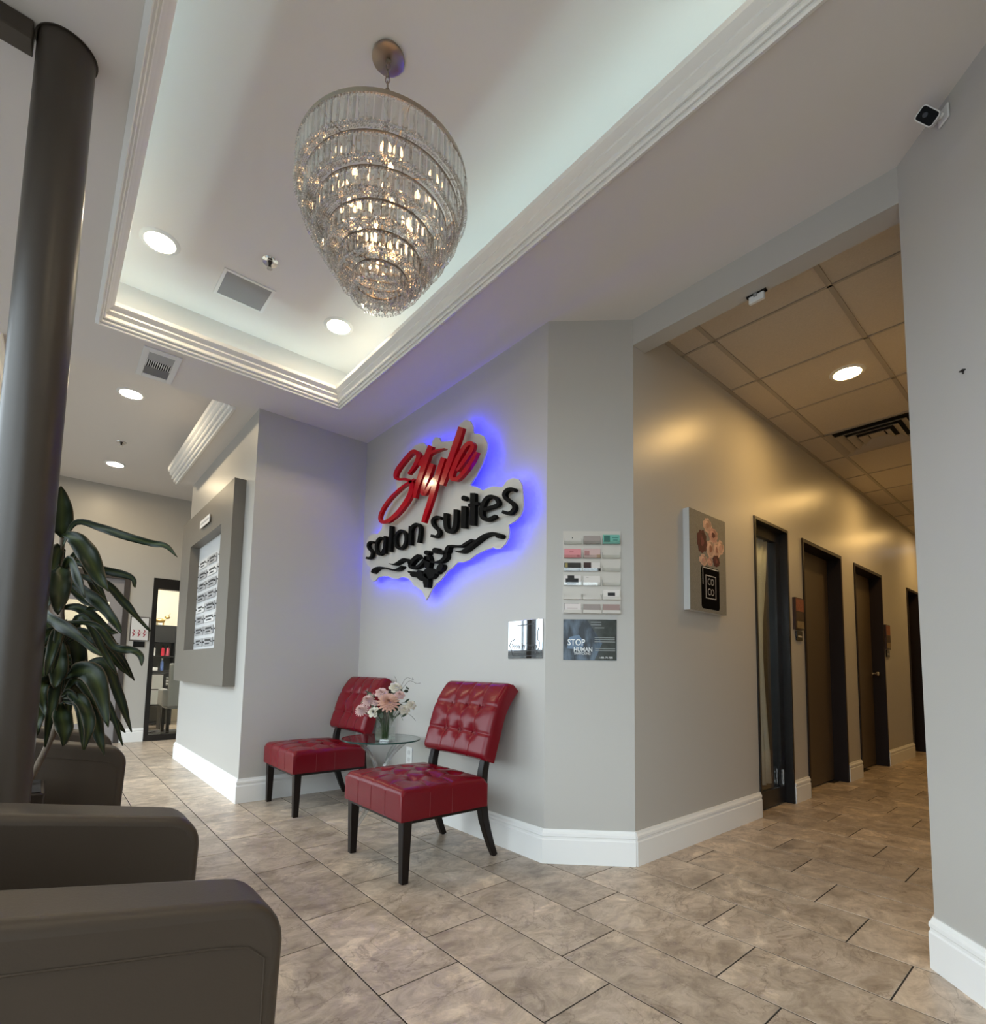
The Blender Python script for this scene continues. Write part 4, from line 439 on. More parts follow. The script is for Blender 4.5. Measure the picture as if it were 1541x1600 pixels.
# corridor suspended ceiling: every lay-in tile its own piece
TBAR = mat('ceiling_grid', (0.40, 0.35, 0.285), 0.6)
ACOU = mat('acoustic_tile', (0.58, 0.51, 0.42), 0.9, bump=0.9, bscale=160, var=0.10, vscale=120)
gx = [2.272+0.6135*k for k in range(13)]; gy = [0.19, 0.802, 1.404, 2.016]
gb = MB()
for y in gy[1:3]: gb.box(2.478, 10.1, y-.012, y+.012, HC, HC+.012)
for x in gx[1:]: gb.box(x-.007, x+.007, 0.42, 1.61, HC, HC+.012)
gb.box(2.478, 10.1, 1.585, 1.61, HC, HC+.006); gb.box(2.478, 10.1, .42, .445, HC, HC+.006)
gb.box(2.478, 10.1, .42, 1.61, HC+.03, HC+.04)
cc = struct(gb.build('ceiling_corridor', TBAR), 'suspended corridor ceiling of square acoustic panels', 'ceiling')
tl = {}
VENT_K = 4
for i in range(12):
    for j in range(3):
        if i == VENT_K and j == 1: continue
        xa, xb = max(gx[i], 2.478)+.004, min(gx[i+1], 10.1)-.004
        ya, yb = max(gy[j], .42)+.004, min(gy[j+1], 1.61)-.004
        MB().box(xa, xb, ya, yb, HC+.006, HC+.02).build('ceiling_panel', ACOU, cc)
# far-room ceiling, side soffits and crown pieces
struct(MB().box(-1.2, 3.1, 4.2, 8.17, HF, HF+.05).build('ceiling_far', CEIL), 'higher ceiling of the far room with two round lights', 'ceiling')
struct(MB().box(0.975, 1.13, 4.2, 6.42, HC, HF).build('trim_3', CEIL), 'low soffit strip above the directory wall', 'soffit')
struct(MB().box(-1.2, -0.42, 4.2, 8.05, HC, HF).build('trim_4', CEIL), 'low soffit strip on the window side of the far room', 'soffit')
CROWN2 = [(d, z) for d, z in CROWN]
CROWN2 = [(-.014,2.94),(-.014,2.922),(.006,2.914),(.010,2.920),(.008,2.940),(.026,2.934),(.032,2.942),(.028,2.968),(.046,2.962),(.052,2.970),(.046,3.000),(.062,3.000),(.070,3.010),(.068,3.030),(.086,3.044),(.090,3.08),(.07,3.08),(0,2.98)]
struct(MB().sweep([(0.975,4.2),(0.975,6.42)], CROWN2).build('trim_5', TRIM, smooth=25), 'white crown moulding running along the far soffit', 'moulding')
struct(MB().sweep([(-.42,8.05),(-.42,4.2)], CROWN2).build('trim_6', TRIM, smooth=25), 'white crown moulding on the window side of the far room', 'moulding')

# ---- baseboards
BASE = [(0,0),(.017,0),(.017,.118),(.013,.124),(.013,.134),(.0165,.138),(.0155,.150),(.009,.158),(.006,.170),(0,.170)]
def bboard(name, path, label):
    struct(MB().sweep(path, BASE).build(name, TRIM, smooth=25), label, 'baseboard')
bboard('baseboard_center', [(2.366,1.61),(2.03,1.935),(2.03,4.10),(1.13,4.10),(1.13,6.42),(1.25,6.42)], 'white baseboard under the sign wall and angled corner')
for k, (a, b) in enumerate(zip(xs[0::2], xs[1::2])):
    bboard('baseboard_corridor_%d' % (k+1), [(b-.0,1.61),(a+.0,1.61)], ['white baseboard from the angled corner to the curtained door','short white baseboard beside the curtained door','short white baseboard between the two brown doors','white baseboard between brown door and the dark far doorway','white baseboard past the last dark doorway'][k])
bboard('baseboard_right', [(rx,-3.0),(rx,ry),(2.366,0.42),(2.42,.42)], 'white baseboard along the right edge wall')
bboard('baseboard_far', [(1.045,8.05),(0.795,8.05)], 'white baseboard between the two far doors')

# ---- window walls on the street side (they light the room)
FRAMEM = mat('storefront_frame', (0.07, 0.06, 0.055), 0.4)
PANE = clearglass('window_glass', (0.95, 0.98, 0.97), 0.0)
struct(MB().box(-1.25, -1.1, -3.1, 8.2, 2.72, HC+.3).box(-1.25, -1.1, -3.1, 8.2, 0, .12).build('wall_window', WALL), 'wall above and below the street windows', 'wall')
struct(MB().box(-1.25, 1.4, -3.15, -3.0, 0, HC+.3).build('wall_back', WALL), 'plain wall behind the viewer', 'wall')
def window(n, p0, p1, label):
    a, b = Vector((*p0, 0)), Vector((*p1, 0)); u = (b-a).normalized(); L = (b-a).length
    fr = (a, u, Zv, u.cross(Zv))
    m = MB(fr); m.box(0, .05, .12, 2.72, -.05, .05); m.box(L-.05, L, .12, 2.72, -.05, .05); m.box(.05, L-.05, .12, .17, -.05, .05); m.box(.05, L-.05, 2.67, 2.72, -.05, .05)
    o = struct(m.build('window_%d' % n, FRAMEM), label, 'window')
    MB(fr).box(.05, L-.05, .17, 2.67, -.004, .004).build('pane', PANE, o)
    la = bpy.data.lights.new('daylight_portal', 'AREA'); la.shape = 'RECTANGLE'; la.size = L-.1; la.size_y = 2.5; la.cycles.is_portal = True
    lo = bpy.data.objects.new('daylight_portal', la); COL.objects.link(lo)
    c = a+u*L/2+Zv*1.42+fr[3]*.06; n_ = fr[3]
    lo.matrix_world = Matrix(((-u.x, 0, -n_.x, c.x), (-u.y, 0, -n_.y, c.y), (0, 1, 0, c.z), (0, 0, 0, 1)))
ys = [-3.0+1.375*k for k in range(9)]
for k in range(8): window(k+1, (-1.175, ys[k]), (-1.175, ys[k+1]), 'tall street window, %s along the window wall from the back wall' % ['first','second','third','fourth','fifth','sixth','seventh','eighth'][k])
COLDARK = mat('post_dark', (.05, .05, .05), .5)
nb = thing('neighbour_building', 'low beige shop building across the parking lot', 'building', (-42, 30, -.12))
MB().box(-46, -40, -30, 70, -.12, 3.1).build('walls', mat('shop_wall', (.16, .15, .135), .9), nb)
MB().box(-46.3, -39.7, -30, 70, 3.1, 3.5).build('parapet', mat('shop_parapet', (.10, .09, .08), .9), nb)
lpst = thing('lamp_post', 'parking lot lamp post outside the windows', 'lamp post', (-20, 25, -.12))
MB().tube([(-20, 25, -.12), (-20, 25, 6.5)], .09, 10).build('pole', COLDARK, lpst)
MB().box(-20.6, -19.4, 24.85, 25.15, 6.4, 6.6).build('lamp_head', COLDARK, lpst)
struct(MB().box(-60, 60, -60, 60, -.3, -.125).build('ground', mat('asphalt', (0.16, 0.155, 0.15), 0.9)), 'pavement outside the windows', 'ground')

# ---- cove strips
def cove(x, y, L, rotz):
    la = bpy.data.lights.new('cove_strip', 'AREA'); la.shape = 'RECTANGLE'; la.size = L; la.size_y = 0.02
    la.energy = COVE_W*L; la.color = (0.68, 0.97, 1.0)
    lo = bpy.data.objects.new('cove_strip', la); COL.objects.link(lo); lo.location = (x, y, HC+.03); lo.rotation_euler = (PI, 0, rotz)
cx, cy = (TX1+TX2)/2, (TYN+TYF)/2
cove(cx, TYF+.05, TX2-TX1, 0); cove(cx, TYN-.05, TX2-TX1, 0)
cove(TX1-.05, cy, TYF-TYN, PI/2); cove(TX2+.05, cy, TYF-TYN, PI/2)

# ================================================================== BIG OBJECTS
# ---- column and ceiling rail
COLM = mat('column_paint', (0.056, 0.044, 0.034), 0.36, spec=0.5, bump=0.05, bscale=120)
col = thing('column', 'round dark grey steel column in front of the plant', 'column', (-0.070, 2.075, 0))
MB().lathe([(.074,0),(.074,HC)], (-0.070,2.075,0), 48).build('shaft', COLM, col, smooth=40)
MB().lathe([(.080,HC-.004),(.080,HC-.0005),(.0,HC-.0005)], (-0.070,2.075,0), 40).build('collar', COLM, col, smooth=40)
MB().lathe([(.090,.001),(.090,.012),(.074,.016)], (-0.070,2.075,0), 40).build('base_plate', COLM, col, smooth=40)
tag(MB().box(-1.095, -0.15, 2.035, 2.105, HC-.062, HC-.001).build('ceiling_rail', COLM, bevel=.004), 'dark rail under the ceiling running left from the column top', 'rail')

# ---- backlit sign
SIGNWHITE = mat('sign_white', (0.58, 0.55, 0.51), 0.45)
SIGNRED = mat('sign_red', (0.40, 0.002, 0.010), 0.12, spec=0.22)
SIGNRED_E = mat('sign_red_edge', (0.22, 0.004, 0.01), 0.35)
SIGNBLK = mat('sign_black', (0.005, 0.005, 0.005), 0.6, spec=.08)
sign = thing('wall_sign', 'blue-backlit salon sign with red script and black lettering', 'sign', (2.03, 3.2, 1.3))
def yz2(p): return (-p[0], p[1])      # (Y, z) -> sign frame u, v
bmb = MB(F_SIGN); bmb.prism([yz2(p) for p in BACK], 0.063, 0.075); bmb.build('backing_board', SIGNWHITE, sign)
def offset_in(poly, d):
    n = len(poly); out = []; area = sum(poly[i][0]*poly[(i+1) % n][1]-poly[(i+1) % n][0]*poly[i][1] for i in range(n))
    s_ = 1 if area > 0 else -1
    for i in range(n):
        a, b = Vector(poly[i-3]), Vector(poly[(i+3) % n]); t = (b-a).normalized()
        out.append((poly[i][0]-t.y*d*s_, poly[i][1]+t.x*d*s_))
    return out
pb = [yz2(p) for p in BACK]
o1, o2 = offset_in(pb, .050), offset_in(pb, .060)
LEDB = emis_front('blue_led', (0.006, 0.006, 1.0), BLUE_E)
lm_ = bpy.data.meshes.new('led_strip'); lv, lf_ = [], []
for k in range(len(o1)):
    for q in (o1[k], o2[k]): lv.append(F_SIGN[0]+F_SIGN[1]*q[0]+F_SIGN[2]*q[1]+F_SIGN[3]*.0600-root_loc(sign))
nn_ = len(o1)
for k in range(nn_):
    a, b, c, d = 2*k, 2*k+1, 2*((k+1) % nn_)+1, 2*((k+1) % nn_)
    fa = [lv[i] for i in (a, b, c, d)]
    lf_.append((a, b, c, d) if (fa[1]-fa[0]).cross(fa[2]-fa[0]).x > 0 else (d, c, b, a))
lm_.from_pydata([tuple(p) for p in lv], [], lf_); put('led_strip', lm_, LEDB, sign)
def inside(p, poly):
    c = False; n = len(poly)
    for i in range(n):
        (x1_, y1_), (x2_, y2_) = poly[i], poly[i-1]
        if (y1_ > p[1]) != (y2_ > p[1]) and p[0] < (x2_-x1_)*(p[1]-y1_)/(y2_-y1_)+x1_: c = not c
    return c
umin, umax = min(p[0] for p in pb), max(p[0] for p in pb); vmin, vmax = min(p[1] for p in pb), max(p[1] for p in pb)
inn = offset_in(pb, .09)
spots = [(umin+(umax-umin)*i/9, vmin+(vmax-vmin)*j/7) for i in range(10) for j in range(8)]
spots = [p for p in spots if inside(p, pb) and inside(p, inn) and all(inside((p[0]+a, p[1]+b), pb) for a, b in ((.07,0),(-.07,0),(0,.07),(0,-.07)))]
for (u, v) in spots[::max(1, len(spots)//6)]:
    MB(F_SIGN).tube([(u, v, 0.0), (u, v, .064)], .006, 8).build('standoff', CHROME, sign)
def letters(group, n0, n1, m, pref, standoff):
    for ch, strokes in group:
        k = MB(F_SIGN)
        for j, st in enumerate(strokes):
            e = 0.0004*j
            if len(st) == 2: k.ribbon([yz2(p) for p in st[0]], [yz2(p) for p in st[1]], n0, n1+e)
            else: k.prism([yz2(p) for p in st[0]], n0, n1+e)
        o = k.build('letter_'+ch.lower(), m, sign, smooth=35)
        c = strokes[0][0][len(strokes[0][0])//2] if len(strokes[0]) == 2 else strokes[0][0][0]
        c2 = strokes[0][1][len(strokes[0][1])//2] if len(strokes[0]) == 2 else c
        uu, vv = -(c[0]+c2[0])/2, (c[1]+c2[1])/2
        MB(F_SIGN).tube([(uu, vv, .074), (uu, vv, n0+.002)], .0045, 8).build('pin', CHROME, o)
letters(list(RED.items()), .120, .145, SIGNRED, 'red', True)
letters(BLK['salon'], .090, .115, SIGNBLK, 'black', True)
letters(BLK['suites'], .090, .115, SIGNBLK, 'black', True)
for strokes in ORN:
    k = MB(F_SIGN)
    for j, st in enumerate(strokes):
        if len(st) == 2: k.ribbon([yz2(p) for p in st[0]], [yz2(p) for p in st[1]], .074, .113+.0006*j)
        else: k.prism([yz2(p) for p in st[0]], .074, .113+.0006*j)
    k.build('flourish', SIGNBLK, sign, smooth=35)

# ---- chandelier
CRYS = clearglass('crystal', (0.98, 0.97, 0.96), 0.10, 0.0, 0.55)
BEAD = clearglass('crystal_bead', (0.95, 0.93, 0.91), 0.30, 0.0, 0.65)
CX, CY = 0.845, 1.655
ch = thing('chandelier', 'tiered crystal chandelier with hanging glass prisms and warm bulbs', 'chandelier', (CX, CY, HU))
MB().lathe([(0,-.004),(.055,-.004),(.061,-.001),(.0615,.006),(.058,.012)], (CX,CY,HU-.013), 40).lathe([(0,-.02),(.008,-.018),(.011,-.008),(.006,-.003)], (CX,CY,HU-.013), 16).build('canopy', NICKEL, ch, smooth=35)
def link(mb, c, rz, s_=1.0):
    pts = []
    for k in range(13):
        t = 2*PI*k/12; a = math.cos(t)*.0085*s_; b = math.sin(t)*.016*s_
        pts.append((c[0]+a*math.cos(rz), c[1]+a*math.sin(rz), c[2]+b))
    mb.tube(pts, .0022, 6, caps=False)
nl = 19
for k in range(nl):
    mb = MB(); link(mb, (CX, CY, HU-.045-k*.0255), 0.9 if k % 2 else 0.9+PI/2); mb.build('chain_link', NICKEL, ch, smooth=60)
TIERS = [(.305, 2.785), (.275, 2.685), (.236, 2.603), (.191, 2.530), (.146, 2.460), (.098, 2.392)]
PLEN = [.098, .082, .074, .070, .068, .058]
for i, (r, z) in enumerate(TIERS):
    mb = MB(); h = .016 if i == 0 else .006
    mb.lathe([(r-.003, 0), (r+.003, 0), (r+.003, h), (r-.003, h)], (CX, CY, z), 72, close=True)
    ring = mb.build('ring', NICKEL, ch, smooth=40)
    n = int(2*PI*r/.0268)
    L = PLEN[i]; wd, dp = .0105, .0045
    pm = MB()
    prof = [(0, .0), (-.006, 1), (-(L-.012), 1), (-L, 0)]
    top = [pm.pt((0, 0, -.001))]; 
    rings_ = []
    for zz in (-.007, -(L-.013)):
        rings_.append([pm.pt((dx, dy, zz)) for dx, dy in ((-dp,0),(-dp*.6,-wd),(dp*.6,-wd),(dp,0),(dp*.6,wd),(-dp*.6,wd))])
    bot = pm.pt((0, 0, -L))
    for k in range(6):
        a, b = rings_[0], rings_[1]
        pm.face((a[k], a[(k+1) % 6], b[(k+1) % 6], b[k])); pm.face((top[0], a[(k+1) % 6], a[k])); pm.face((b[k], b[(k+1) % 6], bot))
    me = pm.mesh('prism'); me.materials.append(CRYS)
    for k in range(n):
        t = 2*PI*k/n
        o = bpy.data.objects.new('crystal_prism', me); COL.objects.link(o); o.parent = ch
        o.location = (r*math.cos(t), r*math.sin(t), z-HU-.002); o.rotation_euler = (random.uniform(-.03,.03), random.uniform(-.03,.03), t+random.uniform(-.25,.25))
def octa(mb, c, r, sq=1.25):
    c = Vector(c)
    ids = [mb.pt(c+Vector(d)*r) for d in ((1,0,0),(0,1,0),(-1,0,0),(0,-1,0),(0,0,sq),(0,0,-sq))]
    for k in range(4): mb.face((ids[k], ids[(k+1) % 4], ids[4])); mb.face((ids[(k+1) % 4], ids[k], ids[5]))
bm_ = MB()
for i, (r, z) in enumerate(TIERS):
    # strings of beads on the ring, below it and spread flat to the next tier
    rn = TIERS[i+1][0] if i < 5 else .02
    zb = z - PLEN[i] - .004
    rows = [(r+.002, z-.004), (r+.004, zb), (r-.008, zb+.012)]
    steps = max(3, int((r-rn)/.0082))
    if i < 5:
        for q in range(1, steps): rows.append((r-(r-rn)*q/steps, TIERS[i+1][1]+.008+.006*(q % 2)))
    else:
        for q in range(1, 6): rows.append((r-.016*q, zb+.006+.004*(q % 2)))
    for rr, zz in rows:
        n = max(4, int(2*PI*rr/.0108))
        for k in range(n):
            t = 2*PI*(k+random.random()*.3)/n
            octa(bm_, (CX+rr*math.cos(t), CY+rr*math.sin(t), zz+random.uniform(-.003,.003)), .0056)
bo = bm_.build('bead_strings', BEAD, ch); bo['kind'] = 'stuff'
wr = MB()
for k in range(6):
    t = 2*PI*k/6+.3
    pts = [(CX, CY, 2.80)]+[(CX+r*math.cos(t), CY+r*math.sin(t), z+.003) for r, z in TIERS]
    wr.tube(pts[:2], .0025, 5)
    for a, b in zip(pts[1:], pts[2:]): wr.tube([a, (b[0], b[1], a[2]), b], .0018, 5)
wr.tube([(CX,CY,2.79),(CX,CY,2.42)], .006, 8)
wr.build('inner_frame', NICKEL, ch)
BULB = emis('bulb_glow', (1.0, 0.60, 0.28), 15)
for z, r, n in ((2.70,.13,6),(2.60,.10,5),(2.47,.045,3)):
    for k in range(n):
        t = 2*PI*k/n+z*9
        c = (CX+r*math.cos(t), CY+r*math.sin(t), z)
        b = MB().lathe([(0,0),(.006,.001),(.0105,.012),(.009,.024),(.003,.036),(0,.040)], c, 10).build('bulb', BULB, ch, smooth=60)
        MB().lathe([(0,-.03),(.007,-.03),(.007,0),(0,0)], c, 10).build('socket', WHITEP, b, smooth=40)
        MB().tube([(CX,CY,z-.02),(c[0],c[1],z-.028)], .003, 6).build('bulb_arm', NICKEL, b)

# ---- red tufted chairs
RED_L = mat('red_leather', (0.155, 0.003, 0.009), 0.27, spec=0.36, bump=0.06, bscale=140)
RED_SEAM = mat('red_seam', (0.20, 0.02, 0.022), 0.5)
def grid(n, ends):
    base = [0, .004, .012, .022, .034, .05]
    mid = [.05+(0.5-.05)*k/ends for k in range(1, ends+1)]
    half = base+mid
    return half+[1-t for t in half[-2::-1]]
def tuft(x, y, pts, lines, dd, dl, w1=.042, w2=.007):
    z = 0
    for px, py in pts:
        d2 = ((x-px)**2+(y-py)**2)/(w1*w1); z -= dd*math.exp(-d2)
    for ax, val in lines:
        t = (x if ax == 0 else y)-val; z -= dl*math.exp(-(t/w2)**2)
    return z
def cushion_mb(to3, lx, ly, thick, er, crown, pts, lines, dd=.014, dl=.004, back_crown=0):
    """pad with front relief; to3(x,y,h): position, h along the pad normal (0 back .. thick front)"""
    gx_, gy_ = grid(0, 24 if pts else 9), grid(0, 24 if pts else 9); mb = MB(); idx = []
    for a in gx_:
        row = []
        for b in gy_:
            x, y = (a-.5)*lx, (b-.5)*ly
            e1, e2 = min(a, 1-a)*lx, min(b, 1-b)*ly
            h = 0
            for e in (e1, e2):
                if e < er: h -= er-math.sqrt(max(0, er*er-(er-e)**2))
            h = max(h, -er*1.0)
            c = crown*(1-(2*a-1)**2)*(1-(2*b-1)**2)
            t = tuft(x, y, pts, lines, dd, dl)*min(1, e1/.03)**.3*min(1, e2/.03)**.3 if True else 0
            row.append(mb.pt(to3(x, y, thick+h+c+t)))
        idx.append(row)
    n, m = len(gx_), len(gy_)
    for i in range(n-1):
        for j in range(m-1): mb.face((idx[i][j], idx[i+1][j], idx[i+1][j+1], idx[i][j+1]))
    bk = [[mb.pt(to3((a-.5)*lx, (b-.5)*ly, back_crown*(1-(2*a-1)**2)*(1-(2*b-1)**2))) for b in gy_] for a in gx_]
    for i in range(n-1):
        for j in range(m-1): mb.face((bk[i][j+1], bk[i+1][j+1], bk[i+1][j], bk[i][j]))
    for i in range(n-1):
        mb.face((idx[i][0], bk[i][0], bk[i+1][0], idx[i+1][0])); mb.face((idx[i+1][-1], bk[i+1][-1], bk[i][-1], idx[i][-1]))
    for j in range(m-1):
        mb.face((idx[0][j+1], bk[0][j+1], bk[0][j], idx[0][j])); mb.face((idx[-1][j], bk[-1][j], bk[-1][j+1], idx[-1][j+1]))
    return mb
def red_chair(label, loc):
    t = thing('accent_chair', label, 'chair', loc, 'red tufted chairs by the sign wall')
    o = Vector(loc)
    def seat(x, y, h): return o+Vector((-.06+x, y, .283+h))
    pts = [(a, b) for a in (-.10, .03, .15) for b in (-.14, 0, .14)]
    ln = [(0, -.10), (0, .03), (1, -.14), (1, 0), (1, .14)]
    s_ = cushion_mb(seat, .51, .585, .145, .030, .028, pts, ln, .020, .0065).build('seat', RED_L, t, smooth=60)
    mb = MB(); mb.box(o.x-.30, o.x+.17, o.y-.275, o.y+.275, .265, .286); mb.build('seat_rail', DARKWOOD, t)
    for b in (-.14, 0, .14): MB().tube([(o.x-.3155, o.y+b, .288), (o.x-.3155, o.y+b, .400)], .0013, 5).build('seam', RED_SEAM, s_)
    for a in (-.16, -.03):
        for sy in (-1, 1): MB().tube([(o.x+a, o.y+sy*.2930, .288), (o.x+a, o.y+sy*.2930, .400)], .0013, 5).build('seam', RED_SEAM, s_)
    # backrest: curved pad that rolls backwards at the top
    def curve(s):       # s 0..1 bottom->top ; returns x,z and normal (towards the sitter)
        x = .165+.115*s+.045*max(0, s-.55)**2*6; z = .492+.375*s
        return x, z
    def backp(a, b, h):
        s = a/.405+.5; x, z = curve(s); x2, z2 = curve(s+.01); x1, z1 = curve(s-.01)
        tx, tz = x2-x1, z2-z1; L = math.hypot(tx, tz); nx, nz = -tz/L, tx/L
        bow = .016*(1-(b/.295)**2)
        return o+Vector((x+.075+nx*h+bow, b, z+nz*h))
    pts = [(a, b) for a in (-.065, .075) for b in (-.13, 0, .13)]
    ln = [(0, -.065), (0, .075), (1, -.13), (1, 0), (1, .13)]
    cushion_mb(backp, .405, .575, .088, .034, .012, pts, ln, .020, .0065, -.006).build('backrest', RED_L, t, smooth=60)
    for a in (-.065, .075):
        for b in (-.13, 0, .13):
            p = backp(a, b, .082); MB().ball(p, .006, 8, 5).build('button', RED_L, t, smooth=60)
    for sy in (-1, 1):
        mb = MB(); x, y = o.x-.275, o.y+sy*.262
        f = lambda h, z: [(x-h, y-h, z), (x+h, y-h, z), (x+h, y+h, z), (x-h, y+h, z)]
        mb.hexa(f(.017, 0)+f(.024, .285)); mb.build('leg', DARKWOOD, t, bevel=.003)
        y = o.y+sy*.232
        path = [(.300,0),(.272,.06),(.245,.13),(.222,.20),(.208,.28),(.203,.36),(.212,.45),(.232,.54),(.258,.64),(.29,.74)]
        MB().tube([(o.x+px, y, pz) for px, pz in path], [.015,.017,.019,.021,.022,.022,.021,.019,.017,.015], 4, up=(0,1,0), square=True).build('leg', DARKWOOD, t, bevel=.003)
    return t
red_chair('red tufted leather chair nearest the camera, right of the glass table', (1.60, 2.405, 0))
red_chair('red tufted leather chair tucked in the far corner, left of the glass table', (1.60, 3.762, 0))

# ---- glass side table
TX, TY, TZ = 1.70, 3.07, 0.522
ACR = clearglass('acrylic', (0.93, 0.95, 0.96), 0.10, 0.02, 0.25)
GLASS = clearglass('table_glass', (0.80, 0.88, 0.86), 0.06, 0.0)
GEDGE = mat('glass_edge', (0.02, 0.07, 0.06), 0.1)
tb = thing('side_table', 'round glass side table on curved clear acrylic legs', 'table', (TX, TY, 0))
MB().lathe([(0,0),(.248,0),(.248,.010),(0,.010)], (TX,TY,TZ), 64).build('glass_top', GLASS, tb)
MB().lathe([(.2485,.0005),(.2495,.001),(.2495,.009),(.2485,.0095)], (TX,TY,TZ), 64, close=True).build('glass_rim', GEDGE, tb)
for k in range(4):
    a = 2*PI*k/4+.35; c, s_ = math.cos(a), math.sin(a)
    pts = []
    for q in range(17):
        t = q/16; z = .012+(TZ-.016)*t; r = .025+.165*abs(2*t-1)**2.2+(.03*(1-t) if t < .5 else 0)
        pts.append((TX+c*r, TY+s_*r, z))
    MB().tube(pts, .0135, 6, up=(-s_, c, 0)).build('leg', ACR, tb, smooth=40)
    e = pts[-1]
    MB().lathe([(0,0),(.016,0),(.016,.006),(0,.006)], (e[0],e[1],TZ-.007), 16).build('pad', CHROME, tb)
MB().lathe([(0,.0),(.035,.0),(.035,.03),(0,.03)], (TX,TY,.24), 16).build('hub', ACR, tb, smooth=40)

# ---- grey leather armchairs
GREY_L = mat('grey_leather', (0.056, 0.041, 0.029), 0.42, spec=0.4, bump=0.10, bscale=320)
def armchair(label, x_front, y0):
    t = thing('armchair', label, 'armchair', (x_front, y0, 0), 'grey leather armchairs in a row')
    # side outline in x (0 = front, negative to the back) and z
    side = [(0,.655),(-.012,.35),(-.035,.075),(-.66,.075),(-.73,.835)]
    def arm(ya, yb):
        fr = (V(x_front, 0, 0), V(1,0,0), Zv, V(0,-1,0))
        poly = []
        P_ = [Vector(p) for p in side]
        # rounded front top corner
        c0 = []
        for k in range(7):
            a = k/6; th = PI/2*a
            c0.append((-.055+.055*math.cos(th), .597+.055*math.sin(th)+.010*a))
        poly = [(p[0], p[1]) for p in c0]+[(-.70,.780),(-.725,.755),(-.66,.075),(-.035,.075),(-.010,.35)]
        m = MB(fr).prism(poly, -yb, -ya)
        return m
    a1 = arm(y0, y0+.125).build('arm', GREY_L, t, bevel=.034, seg=5)
    a2 = arm(y0+.515, y0+.64).build('arm', GREY_L, t, bevel=.034, seg=5)
    for a_, yy in ((a1, y0-.0005), (a2, y0+.6405)):
        MB().tube([(x_front-.048, yy, .09), (x_front-.030, yy, .35), (x_front-.028, yy, .585), (x_front-.05, yy, .606), (x_front-.09, yy, .616), (x_front-.70, yy, .728)], .0016, 5).build('seam', GREY_L, a_, smooth=60)
    def seat(x, y, h): return V(x_front-.33+x, y0+.32+y, .22+h)
    cushion_mb(seat, .58, .386, .205, .05, .02, [], []).build('seat_cushion', GREY_L, t, smooth=60)
    mb = MB(); q = [(-.60,.20),(-.52,.20),(-.60,.80),(-.68,.82)]
    MB((V(x_front,0,0), V(1,0,0), Zv, V(0,-1,0))).prism([(-.50,.22),(-.58,.745),(-.61,.77),(-.69,.778),(-.715,.75),(-.66,.22)], -(y0+.514), -(y0+.126)).build('backrest', GREY_L, t, bevel=.03, seg=4)
    MB().box(x_front-.64, x_front-.05, y0+.03, y0+.61, .06, .22).build('base', GREY_L, t)
    for sx in (-.08, -.60):
        for sy in (.05, .59): MB().lathe([(0,0),(.018,0),(.022,.062),(0,.062)], (x_front+sx, y0+sy, 0), 12).build('foot', DARKWOOD, t, smooth=40)
    return t
armchair('dark grey leather armchair at the bottom left corner of the picture', 0.285, 0.765)
armchair('dark grey leather armchair standing behind the potted plant', 0.275, 2.47)

# ================================================================== PLANT
def leaf_material():
    m = bpy.data.materials.new('dracaena_leaf'); m.use_nodes = True; nt = m.node_tree; N = nt.nodes; Lk = nt.links
    b = N['Principled BSDF']; b.inputs['Roughness'].default_value = 0.5; b.inputs['Specular IOR Level'].default_value = 0.3
    uv = N.new('ShaderNodeAttribute'); uv.attribute_name = 'across'
    ab = N.new('ShaderNodeMath'); ab.operation = 'ABSOLUTE'; Lk.new(uv.outputs['Fac'], ab.inputs[0])
    cr = N.new('ShaderNodeValToRGB'); e = cr.color_ramp.elements
    e[0].position = 0.0; e[0].color = (0.05, 0.062, 0.014, 1); e[1].position = 0.55; e[1].color = (0.008, 0.017, 0.006, 1)
    k = e.new(0.25); k.color = (0.024, 0.036, 0.009, 1); k = e.new(0.86); k.color = (0.008, 0.017, 0.006, 1); k = e.new(0.97); k.color = (0.09, 0.062, 0.03, 1)
    Lk.new(ab.outputs[0], cr.inputs[0]); Lk.new(cr.outputs[0], b.inputs['Base Color'])
    return m
LEAFM = leaf_material()
STEM = mat('cane_bark', (0.13, 0.095, 0.065), 0.8, bump=0.5, bscale=90, var=0.4, vscale=60)
POTM = mat('planter_brown', (0.045, 0.034, 0.028), 0.4)
SOIL = mat('soil', (0.02, 0.014, 0.01), 0.95, bump=1, bscale=120)
plant = thing('potted_plant', 'tall drooping corn plant with striped leaves behind the column', 'plant', (-0.085, 2.29, 0))
px, py = -0.085, 2.29
def sq(h, z): return [(px-h, py-h, z), (px+h, py-h, z), (px+h, py+h, z), (px-h, py+h, z)]
pm = MB()
for (h0, z0, h1, z1) in ((.085, .002, .118, .53), (.118, .53, .122, .575)): pm.hexa(sq(h0, z0)+sq(h1, z1))
pm.build('planter', POTM, plant, bevel=.004)
MB().box(px-.112, px+.112, py-.112, py+.112, .574, .579).build('soil', SOIL, plant)
def spline(pts, n):
    P = [Vector(p) for p in pts]; out = []
    for i in range(len(P)-1):
        p0 = P[i-1] if i else 2*P[0]-P[1]; p1 = P[i]; p2 = P[i+1]; p3 = P[i+2] if i+2 < len(P) else 2*P[-1]-P[-2]
        for k in range(n):
            t = k/n
            out.append(.5*((2*p1)+(p2-p0)*t+(2*p0-5*p1+4*p2-p3)*t*t+(3*p1-p0-3*p2+p3)*t**3))
    out.append(P[-1]); return out
cane = [V(-.010, 2.325, .575)]+[Vector(p) for p in CANE[1:]]
cpts = spline(cane, 5)
MB().tube(cpts, [.0095-.003*i/len(cpts)+.0012*(i % 2) for i in range(len(cpts))], 9).build('cane', STEM, plant, smooth=60)
